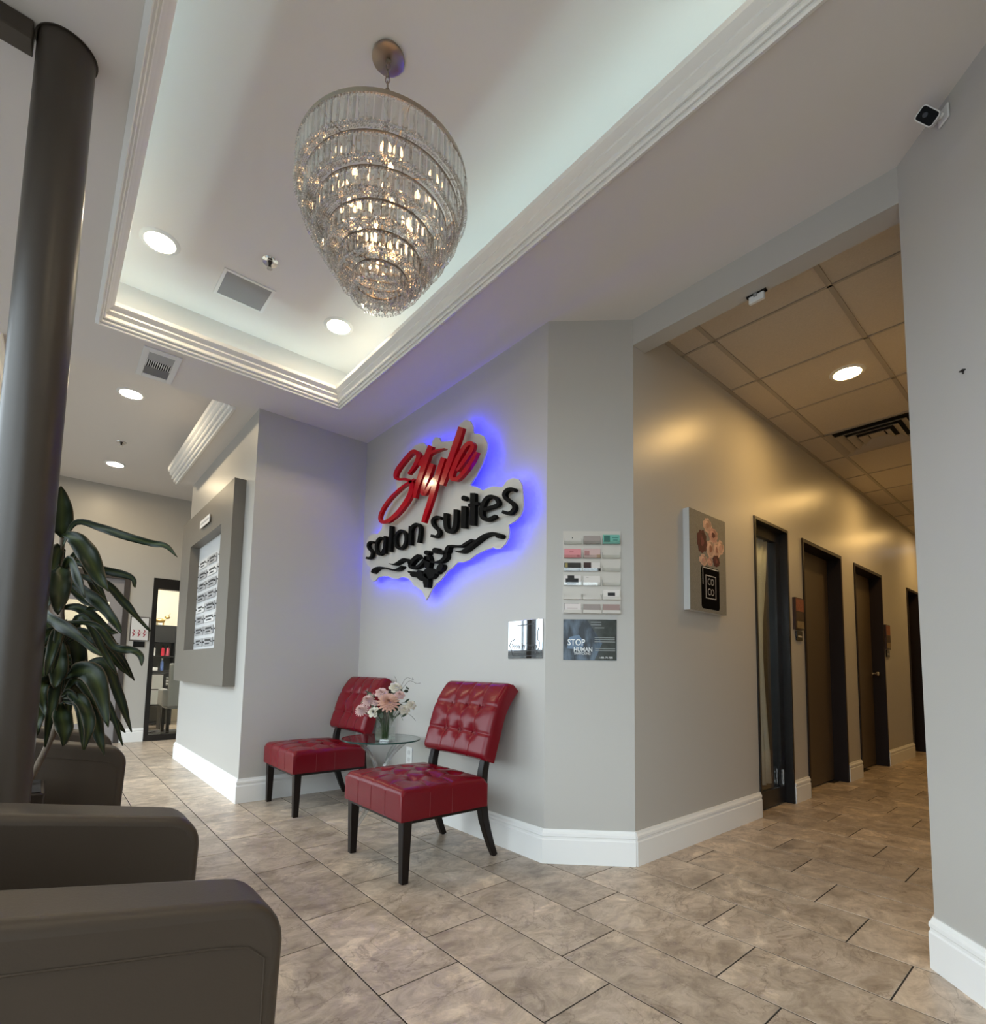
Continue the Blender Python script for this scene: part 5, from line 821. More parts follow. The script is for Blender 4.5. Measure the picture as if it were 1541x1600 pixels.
def leaf_obj(ctrl, width, wav, twist):
    pts = spline(ctrl, 5); n = len(pts); mb = MB(); rows = []; acc = []
    tocam = (EYE-pts[n//2]).normalized()
    for i, p in enumerate(pts):
        d = (pts[min(i+1, n-1)]-pts[max(i-1, 0)]).normalized()
        t = i/(n-1)
        x = d.cross(tocam + V(0,0,.5)*twist + V(.3,-.2,0)*twist)
        if x.length < .1: x = d.cross(Zv)
        x.normalize(); nn = x.cross(d).normalized()
        wd = width*.5*(math.sin(PI*min(1, t*.93+.07))**.75)*(0.45+.55*min(1, t*4)) + .0015
        row = []
        for k in (-1, -.5, 0, .5, 1):
            wv = wav*math.sin(t*17+k*2+twist*9)*abs(k)
            row.append(mb.pt(p+x*wd*k+nn*(abs(k)*wd*.35+wv))); acc.append(k)
        rows.append(row)
    for a, b in zip(rows, rows[1:]):
        for k in range(4): mb.face((a[k], a[k+1], b[k+1], b[k]))
    me = bpy.data.meshes.new('leaf'); off = root_loc(plant)
    me.from_pydata([tuple(p-off) for p in mb.v], [], mb.f)
    at = me.attributes.new('across', 'FLOAT', 'POINT'); at.data.foreach_set('value', [float(a) for a in acc])
    o = put('leaf', me, LEAFM, plant, smooth=80)
    s_ = o.modifiers.new('thickness', 'SOLIDIFY'); s_.thickness = .0012; s_.offset = 0
    return o
rl = random.Random(3)
for i, (ctrl, wd) in enumerate(LEAF):
    leaf_obj(ctrl, wd*.84, .005+.004*rl.random(), rl.uniform(-.5, .5) if i not in (0, 6) else 0)
# inner leaves that fill the heart of both crowns
for head, nlf, sp in ((Vector(CANE[5]), 7, .20), (Vector(CANE[4])+V(0,0,-.02), 13, .22), (Vector(CANE[3]), 9, .19)):
    for k in range(nlf):
        a = 2*PI*k/nlf+rl.random(); Lh = sp*rl.uniform(.7, 1.15); c, s_ = math.cos(a), math.sin(a)
        if head.x+c*Lh < -0.2 or (c < .2 and s_ < -.2): Lh *= .6
        rise = rl.uniform(.02, .12)
        ctrl = [head, head+V(c*Lh*.3, s_*Lh*.3, rise), head+V(c*Lh*.7, s_*Lh*.7, rise*.2-.04), head+V(c*Lh*.95, s_*Lh*.95, -.08-rl.random()*.11)]
        leaf_obj(ctrl, rl.uniform(.018, .034), .004, rl.uniform(-.6, .6))

# ================================================================== CEILING FITTINGS
WARM = (1.0, 0.62, 0.22)
def downlight(x, y, z, r, E, col_, label, group):
    t = thing('downlight', label, 'ceiling light', (x, y, z), group)
    MB().lathe([(r, -.002), (r*1.04, -.008), (r*1.28, -.005), (r*1.36, -.0005), (r, -.0005)], (x, y, z), 40, close=True).build('trim_ring', WHITEP, t, smooth=40)
    MB().lathe([(0, -.004), (r*.6, -.0045), (r*1.005, -.003)], (x, y, z), 40).build('lens', emis('lens_%d_%d' % (E*10, col_[2]*100), col_, E), t, smooth=60)
g1 = 'round lights in the ceiling tray'
TC = (1.0, 0.80, 0.52)
downlight(0.338, 3.268, HU, .072, CAN_E, TC, 'round recessed light at the far left of the ceiling tray', g1)
downlight(1.380, 3.282, HU, .072, CAN_E, TC, 'round recessed light at the far right of the ceiling tray', g1)
downlight(0.338, 0.04, HU, .072, CAN_E, TC, 'round recessed light at the near left of the ceiling tray', g1)
downlight(1.380, 0.04, HU, .072, CAN_E, TC, 'round recessed light at the near right of the ceiling tray', g1)
g2 = 'round lights in the far room'
downlight(0.414, 5.158, HF, .076, CAN_E*2.2, TC, 'round far-room light nearest the soffit vent', g2)
downlight(0.478, 7.143, HF, .076, CAN_E*2.2, TC, 'round far-room light above the far doors', g2)
g3 = 'round lights in the corridor ceiling'
downlight(3.833, 0.985, HC+.005, .074, HALL_E*1.3, WARM, 'glowing round corridor light before the air diffuser', g3)
downlight(6.28, 1.0, HC+.005, .074, HALL_E*1.3, WARM, 'corridor light past the air diffuser', g3)
downlight(8.73, 1.0, HC+.005, .074, HALL_E*1.3, WARM, 'corridor light near the far end', g3)

# speaker
sp = thing('ceiling_speaker', 'rectangular grey speaker grille with white frame in the ceiling tray', 'speaker', (.80, 3.36, HU))
fr = F_UP(.80, 3.36, HU)
MB(fr).box(-.146,-.128,-.133,.133,0,.007).box(.128,.146,-.133,.133,0,.007).box(-.128,.128,-.133,-.117,0,.007).box(-.128,.128,.117,.133,0,.007).build('frame', WHITEP, sp)
MB(fr).box(-.128,.128,-.117,.117,0.0005,.004).build('grille', GREYMETAL, sp)
def sprinkler(x, y, z, label):
    t = thing('sprinkler', label, 'sprinkler', (x, y, z), 'ceiling sprinklers')
    MB().lathe([(.018,-.002),(.040,-.008),(.045,-.001),(.018,-.001)], (x,y,z), 28, close=True).build('escutcheon', CHROME, t, smooth=40)
    MB().lathe([(0,-.030),(.007,-.030),(.009,-.012),(.012,-.001),(0,-.001)], (x,y,z), 14).build('body', mat('sprinkler_dark', (.06,.055,.05), .3, metal=.8), t, smooth=40)
    MB().lathe([(0,-.046),(.015,-.046),(.015,-.043),(0,-.042)], (x,y,z), 16).build('deflector', CHROME, t)
    for a in (-1, 1): MB().tube([(x+a*.008,y,z-.028),(x+a*.010,y,z-.036),(x+a*.004,y,z-.044)], .0018, 5).build('arm', CHROME, t)
sprinkler(.84, 3.006, HU, 'sprinkler head beside the speaker in the ceiling tray')
sprinkler(.465, 6.38, HF, 'sprinkler head between the two far-room lights')
# soffit vent
vt = thing('ceiling_vent', 'white air vent with dark slots in the soffit', 'vent', (.452, 3.955, HC))
fr = F_UP(.452, 3.955, HC)
MB(fr).box(-.104,-.070,-.205,.205,0,.008).box(.070,.104,-.205,.205,0,.008).box(-.070,.070,-.205,-.155,0,.008).box(-.070,.070,.155,.205,0,.008).build('frame', WHITEP, vt, bevel=.002)
MB(fr).box(-.070,.070,-.155,.155,-.0005,.0006).build('throat', mat('vent_dark', (.01,.01,.01), .9), vt)
MB(fr).box(-.070,.070,.052,.155,.002,.006).build('side_plate', mat('vent_grey', (.40,.40,.40), .5), vt)
MB(fr).box(-.070,.070,-.155,-.045,.002,.006).build('fine_grille', mat('vent_fine', (.17,.17,.17), .6), vt)
for k in range(12):
    u = -.066+k*.012
    MB(fr).box(u-.0022,u+.0022,-.045,.052,.0006,.006).build('slat', WHITEP, vt)
# corridor diffuser
vx0, vx1 = gx[VENT_K], gx[VENT_K+1]; vy0, vy1 = gy[1], gy[2]
vc = ((vx0+vx1)/2, (vy0+vy1)/2)
DIFF = mat('diffuser', (0.42, 0.37, 0.31), 0.5)
dv = thing('air_diffuser', 'square stepped air diffuser in the corridor ceiling', 'vent', (vc[0], vc[1], HC))
fr = F_UP(vc[0], vc[1], HC)
MB(fr).box(-.300,.300,-.295,.295,-.025,-.022).build('throat', MATS['vent_dark'], dv)
def ringbox(a, b, z0, z1, m, name):
    # sloped square ring from half-size a (outer, height z0) to b (inner, z1)
    mb = MB(fr)
    for k in range(4):
        c = [(1,1),(-1,1),(-1,-1),(1,-1)]; p, q = c[k], c[(k+1) % 4]
        mb.hexa([(p[0]*a,p[1]*a,z0),(q[0]*a,q[1]*a,z0),(q[0]*b,q[1]*b,z1),(p[0]*b,p[1]*b,z1),(p[0]*a,p[1]*a,z0+.003),(q[0]*a,q[1]*a,z0+.003),(q[0]*b,q[1]*b,z1+.003),(p[0]*b,p[1]*b,z1+.003)])
    mb.build(name, m, dv)
ringbox(.300, .255, .002, -.018, DIFF, 'outer_frame')
for a in (.235, .170, .105): ringbox(a, a-.045, .012, -.014, DIFF, 'cone')
MB(fr).box(-.05,.05,-.05,.05,-.012,-.008).build('centre_plate', DIFF, dv)

# sensor under the header beam
se = thing('door_sensor', 'small white sensor hanging under the header beam', 'sensor', (2.462, 0.985, 2.79))
MB().box(2.452,2.470,.950,1.020,2.748,2.783).build('body', WHITEP, se, bevel=.003)
MB().box(2.450,2.472,.940,1.030,2.783,2.7895).build('bracket', BLACKP, se)
MB().box(2.446,2.452,.980,.995,2.772,2.786).build('latch', GREYMETAL, se)
# security camera on the right wall
CSGN = 1
cp = V(2.200, 0.254, 2.885); nrm = F_RIGHT[3]
sc_ = thing('security_camera', 'small white security camera with black face high on the right wall', 'camera', tuple(cp))
MB((cp, F_RIGHT[1], Zv, nrm)).box(-.022,.022,-.026,.026,.0005,.008).build('wall_plate', WHITEP, sc_, bevel=.003)
cdir = V(-.62, -.02, -.42).normalized(); cu0 = cdir.cross(Zv).normalized(); cv0 = cu0.cross(cdir)
rl_ = math.radians(38); cu = cu0*math.cos(rl_)-cv0*math.sin(rl_)*CSGN; cv = cv0*math.cos(rl_)+cu0*math.sin(rl_)*CSGN
cc0 = cp+nrm*.055
MB().tube([cp+nrm*.006, cc0-cdir*.022], .009, 12).build('stem', WHITEP, sc_, smooth=40)
frc = (cc0, -cu, cv, cdir)
MB(frc).prism(rrect(-.0215,.0215,-.0325,.0325,.011), -.030,.022).build('housing', WHITEP, sc_, smooth=35)
MB(frc).prism(rrect(-.0185,.0185,-.0295,.0295,.008), .022,.0228).build('face', mat('camera_face', (.003,.003,.004), .4, spec=.15), sc_)
lens = MB(frc).lathe([(0,0),(.007,.0),(.009,-.001)], (0,0.008,.0232), 16).build('lens', mat('lens_glass', (.02,.02,.03), .05), sc_)
hk = tag(MB(F_RIGHT).box(.240,.256,1.969,1.972,.0,.010).box(.246,.249,1.960,1.969,.0,.004).build('wall_nail', mat('nail', (.08,.075,.07), .4, metal=.7)), 'small nail left in the right wall', 'nail')

# ================================================================== DOORS IN THE CORRIDOR
def jambset(o, a, b, m, d=.165, wdt=.03, proud=.010):
    f = MB(F_HALL)
    f.box(a, a+wdt, 0, DH, -d, proud); f.box(b-wdt, b, 0, DH, -d, proud); f.box(a+wdt, b-wdt, DH-wdt, DH, -d, proud)
    f.build('door_frame', m, o)
def door(n, a, b, leaf, frame, label, knob):
    o = thing('door_%d' % n, label, 'door', ((a+b)/2, 1.61, 0)); o['kind'] = 'structure'
    jambset(o, a, b, frame)
    l = MB(F_HALL).box(a+.03, b-.03, .012, DH-.03, -.150, -.110).build('leaf', leaf, o)
    if knob:
        x = knob; kb = MB((V(x, 1.71, 1.02), V(1,0,0), Zv, V(0,-1,0)))
        kb.lathe([(0,0),(.026,.0),(.026,.006),(.010,.010),(.010,.035),(.024,.042),(.026,.055),(.018,.066),(0,.068)], (0,0,.010), 20)
        kb.build('knob', CHROME, l, smooth=40)
    return o
door(2, 4.79, 5.80, DOORBROWN, FRAMEBROWN, 'plain brown corridor door next to the curtained glass door', None)
door(3, 6.20, 7.21, DOORBROWN, FRAMEBROWN, 'plain brown corridor door with shiny knob', 7.09)
door(4, 8.39, 9.03, mat('door_dark', (.018,.012,.010), .45), FRAMEBROWN, 'dark doorway at the far end of the corridor', None)
a, b = HD[0]
gd = thing('door_1', 'black framed glass corridor door with white curtain behind', 'door', ((a+b)/2, 1.61, 0)); gd['kind'] = 'structure'
jambset(gd, a, b, BLACK, wdt=.022)
lf = MB(F_HALL).box(a+.022,a+.05,.012,DH-.022,-.09,-.05).box(b-.10,b-.022,.012,DH-.022,-.09,-.05).box(a+.05,b-.10,.012,.13,-.09,-.05).box(a+.05,b-.10,DH-.10,DH-.022,-.09,-.05).build('leaf_frame', BLACK, gd)
MB(F_HALL).box(a+.05,b-.10,.13,DH-.10,-.074,-.066).build('pane', clearglass('door_glass', (.9,.93,.92), .02), lf)
MB(F_HALL).box(b-.085,b-.080,.14,.26,-.05,-.040).build('pull', CHROME, lf)
CURT = mat('curtain_white', (0.84, 0.84, 0.82), 0.75, bump=0.8, bscale=70, var=.12, vscale=40)
cm = MB(); rows = []
for i in range(25):
    t = i/24; row = []
    for j in range(9):
        z = .16+1.88*j/8; narrow = 1-.22*math.sin(PI*(1-j/8))**2*(t)
        x = a+.06+(.40*t)*narrow; y = 1.715+.016*math.sin(t*26+j*.4)
        row.append(cm.pt((x, y, z)))
    rows.append(row)
for p, q in zip(rows, rows[1:]):
    for k in range(8): cm.face((p[k], q[k], q[k+1], p[k+1]))
cu_ = cm.build('curtain', CURT, None, smooth=80)
tag(cu_, 'white sparkly curtain hanging behind the glass corridor door', 'curtain')
s_ = cu_.modifiers.new('thickness', 'SOLIDIFY'); s_.thickness = .002
struct(MB().box(3.5, 9.3, 1.95, 2.0, 0, 2.3).build('wall_rooms', mat('dark_room', (.05,.045,.04), .9)), 'unlit wall of the rooms behind the corridor doors', 'wall')

# ================================================================== FAR WALL DOORS AND SALON ROOM
d5 = thing('door_5', 'grey door with glass pane behind the potted plant', 'door', (.4, 8.05, 0)); d5['kind'] = 'structure'
CAS = mat('casing_brown', (0.055, 0.046, 0.042), 0.4); DG = mat('door_grey', (0.30, 0.28, 0.28), 0.45)
MB(F_FAR).box(-.05,.03,0,2.13,-.12,.015).box(.735,.795,0,2.13,-.12,.015).box(.03,.735,2.05,2.13,-.12,.015).build('casing', CAS, d5)
l5 = MB(F_FAR).box(.03,.14,.01,2.05,-.07,-.03).box(.60,.735,.01,2.05,-.07,-.03).box(.14,.60,.01,.25,-.07,-.03).box(.14,.60,1.75,2.05,-.07,-.03).box(.14,.60,.90,1.0,-.07,-.03).build('leaf', DG, d5)
MB(F_FAR).box(.14,.60,.25,1.75,-.054,-.046).build('pane', PANE, l5)
MB((V(.675, 8.08, 1.0), V(1,0,0), Zv, V(0,-1,0))).lathe([(0,0),(.026,0),(.026,.006),(.010,.010),(.010,.035),(.025,.042),(.027,.055),(.018,.066),(0,.068)], (0,0,0), 18).tube([(0,0,.05),(.0,0,.055),(-.07,0,.055)], .008, 8).build('knob', CHROME, l5, smooth=40)
d6 = thing('door_6', 'tall black framed glass door beside the directory wall', 'door', (1.5, 8.05, 0)); d6['kind'] = 'structure'
MB(F_FAR).box(1.045,1.10,0,2.11,-.10,.012).box(1.895,1.95,0,2.11,-.10,.012).box(1.10,1.895,1.97,2.11,-.10,.012).box(1.10,1.895,0,.075,-.10,.012).build('door_frame', BLACK, d6)
MB(F_FAR).box(1.10,1.895,.075,1.97,-.05,-.044).build('pane', PANE, d6)
# lamp of the salon room
lp = thing('panel_light', 'bright ceiling panel light of the salon room', 'ceiling light', (1.3, 9.3, 2.8))
MB().box(.75,1.85,8.95,9.65,2.785,2.7995).build('frame', WHITEP, lp)
MB().box(.80,1.80,9.0,9.6,2.780,2.785).build('diffuser', emis('panel_glow', (1.0,.93,.82), 38.0), lp)
# shelf tower
SHB = mat('shelf_black', (.02,.02,.021), .45)
sx, sy = 1.47, 10.15
sh = thing('shelf_tower', 'black open shelf tower in the salon room', 'shelf', (sx, sy, 0))
MB().box(sx-.20,sx-.18,sy-.15,sy+.15,0,1.62).build('side_panel', SHB, sh)
MB().box(sx+.18,sx+.20,sy-.15,sy+.15,0,1.62).build('side_panel', SHB, sh)
MB().box(sx-.18,sx+.18,sy+.135,sy+.15,0.02,1.62).build('back_panel', mat('shelf_back', (.22,.215,.20), .6), sh)
for z in (.02,.42,.62,.86,1.10,1.34,1.60): MB().box(sx-.18,sx+.18,sy-.15,sy+.135,z,z+.02).build('shelf_board', SHB, sh)
MB().box(sx-.178,sx+.178,sy-.149,sy-.12,1.36,1.60).build('door', SHB, sh)
MB().box(sx-.178,sx+.178,sy-.149,sy-.12,.645,.855).build('door', SHB, sh)
def bottle(x, y, z, h, r, colr, label):
    t = thing('bottle', label, 'bottle', (x, y, z), 'bottles on the salon shelf')
    MB().lathe([(0,0),(r,0),(r,h*.7),(r*.45,h*.8),(r*.45,h*.86),(0,h*.86)], (x,y,z), 16).build('body', mat('bottle_%s' % label.split()[0], colr, .3), t, smooth=35)
    MB().lathe([(0,h*.86),(r*.5,h*.86),(r*.5,h),(0,h)], (x,y,z), 12).build('cap', WHITEP if 'blue' in label else BLACKP, t, smooth=35)
bottle(1.37, 10.07, 1.12, .17, .028, (.70,.70,.68), 'white bottle on the upper salon shelf')
bottle(1.50, 10.07, 1.12, .17, .026, (.60,.03,.06), 'red bottle on the upper salon shelf, left one')
bottle(1.57, 10.07, 1.12, .17, .026, (.55,.10,.14), 'crimson bottle on the upper salon shelf, right one')
bottle(1.50, 10.06, .88, .20, .024, (.10,.16,.38), 'blue bottle on the lower salon shelf')
bottle(1.72, 10.08, .88, .20, .026, (.08,.20,.50), 'bright blue bottle beside the salon shelf tower')
MB().box(1.66,1.95,9.98,10.3,.86,.88).build('side_shelf', SHB, sh)
tag(MB().box(1.37,1.44,10.03,10.09,.88,.93).build('small_box', WHITEP, bevel=.003), 'small white box on the lower salon shelf', 'box')
tw = thing('towel_stack', 'stack of folded grey towels below the salon shelves', 'towels', (1.44, 10.04, .64))
for k in range(3): MB().box(1.30+.01*k,1.60-.01*k,9.86,9.998,.645+.045*k,.687+.045*k).build('towel', mat('towel_%d' % k, (.42-.1*k,.42-.1*k,.41-.1*k), .9, bump=.5, bscale=200), tw, bevel=.015, seg=3)
gs = thing('gold_ornament', 'gold sculpture on top of the salon shelf tower', 'ornament', (1.47, 10.12, 1.62))
GOLD = mat('gold', (.65,.42,.15), .3, metal=1)
MB().ball((1.44,10.12,1.70), .05, 12, 8, (1.5,.7,.7)).tube([(1.40,10.12,1.62),(1.40,10.12,1.69)], .01, 6).tube([(1.49,10.12,1.62),(1.49,10.12,1.69)], .01, 6).build('body', GOLD, gs, smooth=50)
MB().ball((1.54,10.12,1.76), .028, 10, 7, (1.4,.8,1)).tube([(1.49,10.12,1.71),(1.53,10.12,1.76)], .014, 6).tube([(1.55,10.12,1.78),(1.58,10.12,1.83)], .005, 5).build('head', GOLD, gs, smooth=50)
MB().ball((1.45,10.10,1.64), .018, 8, 6).build('base', WHITEP, gs)
cbn = thing('cabinet', 'white cabinet with dark frame in the salon room', 'cabinet', (1.27, 9.45, 0))
MB().box(1.08,1.46,9.35,9.66,.36,.84).build('body', SHB, cbn)
for z in (.38, .61): MB().box(1.10,1.42,9.338,9.35,z,z+.215).build('drawer', WHITEP, cbn)
MB().box(1.08,1.12,9.35,9.66,0.001,.36).box(1.42,1.46,9.35,9.66,0.001,.36).build('legs', SHB, cbn)
mt = tag(MB().box(.95,1.60,8.62,9.15,.0005,.018).build('floor_mat', mat('mat_black', (.035,.036,.04), .7), bevel=.006), 'black rubber mat on the salon floor', 'mat')
tag(MB().box(1.62,1.85,10.585,10.599,1.22,1.56).build('wall_picture', mat('cream_print', (.74,.72,.66), .5)), 'pale framed print on the cream salon wall', 'picture')
# styling chair
STY = mat('grey_fabric', (.34,.335,.325), .7)
sc2 = thing('salon_chair', 'grey upholstered salon chair with dark legs behind the glass door', 'chair', (1.52, 8.72, 0))
MB().box(1.36,1.74,8.52,8.92,.36,.47).build('seat', STY, sc2, bevel=.02, seg=3)
MB().box(1.36,1.74,8.44,8.53,.40,1.0).build('backrest', STY, sc2, bevel=.025, seg=3)
MB().box(1.30,1.38,8.50,8.90,.40,.64).build('armrest', STY, sc2, bevel=.025, seg=3)
MB().box(1.72,1.80,8.50,8.90,.40,.64).build('armrest', STY, sc2, bevel=.025, seg=3)
for x in (1.38,1.71):
    for y in (8.49,8.88): MB().box(x-.02,x+.02,y-.02,y+.02,.001,.37).build('leg', DARKWOOD, sc2)
tag(MB().tube(spline([(1.12,9.32,.55),(1.24,9.2,.44),(1.18,9.0,.25),(1.12,8.9,.12),(1.16,8.8,.03),(1.3,8.85,.024)], 6), .006, 6).build('power_cord', BLACKP, smooth=60), 'dark cord hanging beside the salon chair', 'cord')
# sign boards by the far doors
fs = thing('door_sign', 'white framed board with red lettering beside the far glass door', 'sign', (.925, 8.05, 1.29))
MB(F_FAR).box(.822,1.032,1.275,1.585,.0005,.012).build('frame', mat('sign_frame', (.10,.085,.075), .4), fs)
MB(F_FAR).box(.834,1.020,1.287,1.573,.012,.015).build('board', mat('board_white', (.74,.73,.72), .5), fs)
REDP = mat('print_red', (.35,.02,.04), .5)
rp = random.Random(5)
for k in range(3):
    m_ = MB(F_FAR); x = .850+.058*k
    m_.ribbon(*[[(x+dx+e, 1.33+.022*i) for i, dx in enumerate((0,.012,-.004,.016,.004))] for e in (0, .012)], .015, .0165)
    m_.ribbon([(x+.0, 1.365),(x+.024,1.350),(x+.036,1.385)], [(x+.0,1.377),(x+.024,1.362),(x+.044,1.395)], .015, .0168)
    m_.build('red_stroke', REDP, fs)
np_ = tag(MB(F_FAR).box(.868,.992,1.195,1.268,.0005,.012).build('name_plate', BLACKP, bevel=.002), 'small black plate under the white door sign', 'name plate')

# ================================================================== DIRECTORY
DGREY = mat('directory_grey', (0.17, 0.152, 0.128), 0.42, var=.05, vscale=4)
db = thing('directory_board', 'deep grey framed suite directory on the left wall', 'directory', (1.13, 5.3, .82))
yA, yB, zA, zB, dpt = 4.33, 6.25, .822, 2.44, .088
oA, oB, pA, pB = 4.66, 5.83, 1.12, 2.14
MB(F_LEFT).box(-yB,-oB,zA,zB,.0005,dpt).build('frame_board', DGREY, db)
MB(F_LEFT).box(-oA,-yA,zA,zB,.0005,dpt).build('frame_board', DGREY, db)
MB(F_LEFT).box(-oB,-oA,zA,pA,.0005,dpt).build('frame_board', DGREY, db)
MB(F_LEFT).box(-oB,-oA,pB,zB,.0005,dpt).build('frame_board', DGREY, db)
MB(F_LEFT).box(-oB,-oA,pA,pB,.0005,.006).build('back_panel', mat('directory_white', (.72,.72,.72), .35), db)
PLATE = mat('plate_silver', (.42,.42,.43), .35); INK = mat('ink', (.03,.03,.032), .5)
rp = random.Random(11)
for r_ in range(8):
    for c_ in range(3):
        ya = oB-.05-c_*.385; z = 1.155+.108*(7-r_)
        if r_ == 0 and c_ == 1: wdt = .30
        else: wdt = .33
        p = MB(F_LEFT).box(-ya, -ya+wdt, z, z+.074, .010, .014).build('name_plate', PLATE if (r_*3+c_) % 4 else MATS['board_white'], db)
        MB(F_LEFT).tube([(-ya+.02, z+.037, .006), (-ya+.02, z+.037, .022)], .006, 8).tube([(-ya+wdt-.02, z+.037, .006), (-ya+wdt-.02, z+.037, .022)], .006, 8).build('stud', INK, p)
        lw = rp.uniform(.5, .8)*wdt; s0 = -ya+(wdt-lw)/2
        MB(F_LEFT).box(s0, s0+lw, z+.042, z+.060, .014, .0146).box(s0+.02, s0+lw*.8, z+.014, z+.028, .014, .0146).build('print_line', INK, p)
hd = MB(F_LEFT).box(-5.38,-5.02,2.23,2.30,dpt+.012,dpt+.017).build('header_plate', MATS['board_white'], db)
for u in (-5.36,-5.04): MB(F_LEFT).tube([(u,2.265,dpt),(u,2.265,dpt+.022)], .007, 8).build('stud', CHROME, hd)
MB(F_LEFT).box(-5.33,-5.07,2.255,2.275,dpt+.017,dpt+.0176).build('print_line', PLATE, hd)

# ================================================================== CARD HOLDER, POSTER, PLAQUE
ACR2 = clearglass('clear_acrylic', (.97,.98,.97), .04, .02)
HOLD = mat('holder_white', (.60,.565,.51), .3)
chd = thing('card_holder', 'clear wall rack of business card pockets on the angled wall', 'card holder', tuple(F_CHAM[0]+CU*.24+V(0,0,1.287)))
U0, U1, V0, V1 = .090, .397, 1.287, 1.738
MB(F_CHAM).box(U0,U1,V0,V1,.001,.005).build('back_plate', HOLD, chd)
bots = [1.738-(y-185)/800*.451 for y in (315,450,575,713,845,975)]
CWD = (U1-U0)/3
for r_ in range(6):
    for c_ in range(3):
        u0 = U0+c_*CWD+.004; u1 = U0+(c_+1)*CWD-.004; z = bots[r_]
        MB(F_CHAM).box(u0,u1,z-.001,z+.001,.005,.020).box(u0,u1,z+.001,z+.016,.0185,.020).box(u0,u0+.0012,z+.001,z+.03,.005,.0185).box(u1-.0012,u1,z+.001,z+.03,.005,.0185).build('pocket', ACR2 if r_ < 4 else HOLD, chd)
MB(F_CHAM).tube([(U0+.05,1.700,.005),(U0+.05,1.700,.007)], .003, 8).build('screw', INK, chd)
def card(r_, c_, colr, label, h=.048, deco=None):
    t = thing('card_stack', label, 'business card', tuple(F_CHAM[0]+CU*(U0+(c_+.5)*CWD)+V(0,0,bots[r_])), 'business cards in the wall rack')
    u0 = U0+c_*CWD+.007; u1 = U0+(c_+1)*CWD-.007; z = bots[r_]+.0012
    nm = 'card_%d_%d' % (r_, c_)
    MB(F_CHAM).hexa([(u0,z,.009),(u1,z,.009),(u1,z+h,.006),(u0,z+h,.006),(u0,z,.0175),(u1,z,.0175),(u1,z+h,.0135),(u0,z+h,.0135)]).build('cards', mat(nm, colr, .5), t)
    for (a0,a1,b0,b1,cc_) in (deco or []):
        d0 = .0180-b0*.004; 
        MB(F_CHAM).hexa([(u0+(u1-u0)*a0, z+h*b0, .0176-b0*.004),(u0+(u1-u0)*a1, z+h*b0, .0176-b0*.004),(u0+(u1-u0)*a1, z+h*b1, .0136-(b1-1)*.004),(u0+(u1-u0)*a0, z+h*b1, .0136-(b1-1)*.004),
                         (u0+(u1-u0)*a0, z+h*b0, .0180-b0*.004),(u0+(u1-u0)*a1, z+h*b0, .0180-b0*.004),(u0+(u1-u0)*a1, z+h*b1, .0140-(b1-1)*.004),(u0+(u1-u0)*a0, z+h*b1, .0140-(b1-1)*.004)]).build('print', mat('print_%.2f_%.2f_%.2f' % cc_, cc_, .5), t)
DK = (.012,.012,.014)
card(0,1,(.36,.31,.29),'taupe card in the top middle pocket', .044)
card(0,2,(.16,.46,.38),'mint green card in the top right pocket', .050, [(.06,.42,.2,.9,(.04,.16,.13)),(.55,.92,.62,.72,(.05,.2,.17)),(.6,.88,.35,.45,(.05,.2,.17))])
card(1,0,(.72,.28,.30),'solid pink card in the second row', .048, [(.3,.55,.62,.72,(.5,.14,.16)),(.75,.9,.1,.3,(.5,.14,.16))])
card(1,1,(.62,.44,.42),'pale pink card with brown swirls in the second row', .050, [(.05,.35,.25,.75,(.40,.20,.19)),(.78,1.0,.0,.35,(.50,.33,.22))])
card(2,0,(.03,.028,.022),'black and gold card in the third row', .044, [(.05,.2,.4,.95,(.30,.24,.08)),(.3,.8,.1,.28,(.25,.20,.12))])
card(2,1,(.70,.66,.62),'half dark half white card in the third row', .046, [(0,.45,0.3,1.0,(.04,.016,.014)),(0,1,0,.28,(.05,.045,.04))])
card(3,0,(.74,.70,.68),'white card with black paint splash in the fourth row', .052, [(.08,.85,.18,.7,DK),(.2,.6,.7,1.0,DK),(.15,.7,.04,.2,(.05,.06,.09))])
card(3,1,(.72,.68,.64),'blank-looking cream card in the fourth row', .050, [(.15,.3,.8,.9,(.5,.47,.44))])
card(4,2,(.74,.70,.66),'white card with small black mark in the fifth row', .050, [(.28,.72,.36,.72,DK)])
card(5,0,(.74,.68,.66),'white card with thin lines in the bottom left pocket', .050, [(0,.92,.96,1.0,DK),(0,.025,.1,.96,DK),(.2,.8,.45,.5,(.5,.42,.40))])
card(5,1,(.33,.28,.26),'taupe card in the bottom middle pocket', .046)
card(5,2,(.36,.25,.23),'reddish brown card in the bottom right pocket', .046)

# poster
def poster_material():
    m = bpy.data.materials.new('poster_print'); m.use_nodes = True; nt = m.node_tree; N = nt.nodes; Lk = nt.links
    b = N['Principled BSDF']; b.inputs['Roughness'].default_value = 0.08; b.inputs['Specular IOR Level'].default_value = 0.2
    tc = N.new('ShaderNodeTexCoord'); n = N.new('ShaderNodeTexNoise'); n.inputs['Scale'].default_value = 14; n.inputs['Detail'].default_value = 4
    mp = N.new('ShaderNodeMapping'); mp.inputs['Scale'].default_value = (1.6, 1.6, .5); Lk.new(tc.outputs['Object'], mp.inputs[0]); Lk.new(mp.outputs[0], n.inputs['Vector'])
    cr = N.new('ShaderNodeValToRGB'); e = cr.color_ramp.elements
    e[0].position = .42; e[0].color = (.012,.016,.022,1); e[1].position = .68; e[1].color = (.13,.18,.24,1)
    Lk.new(n.outputs['Fac'], cr.inputs[0]); Lk.new(cr.outputs[0], b.inputs['Base Color']); return m
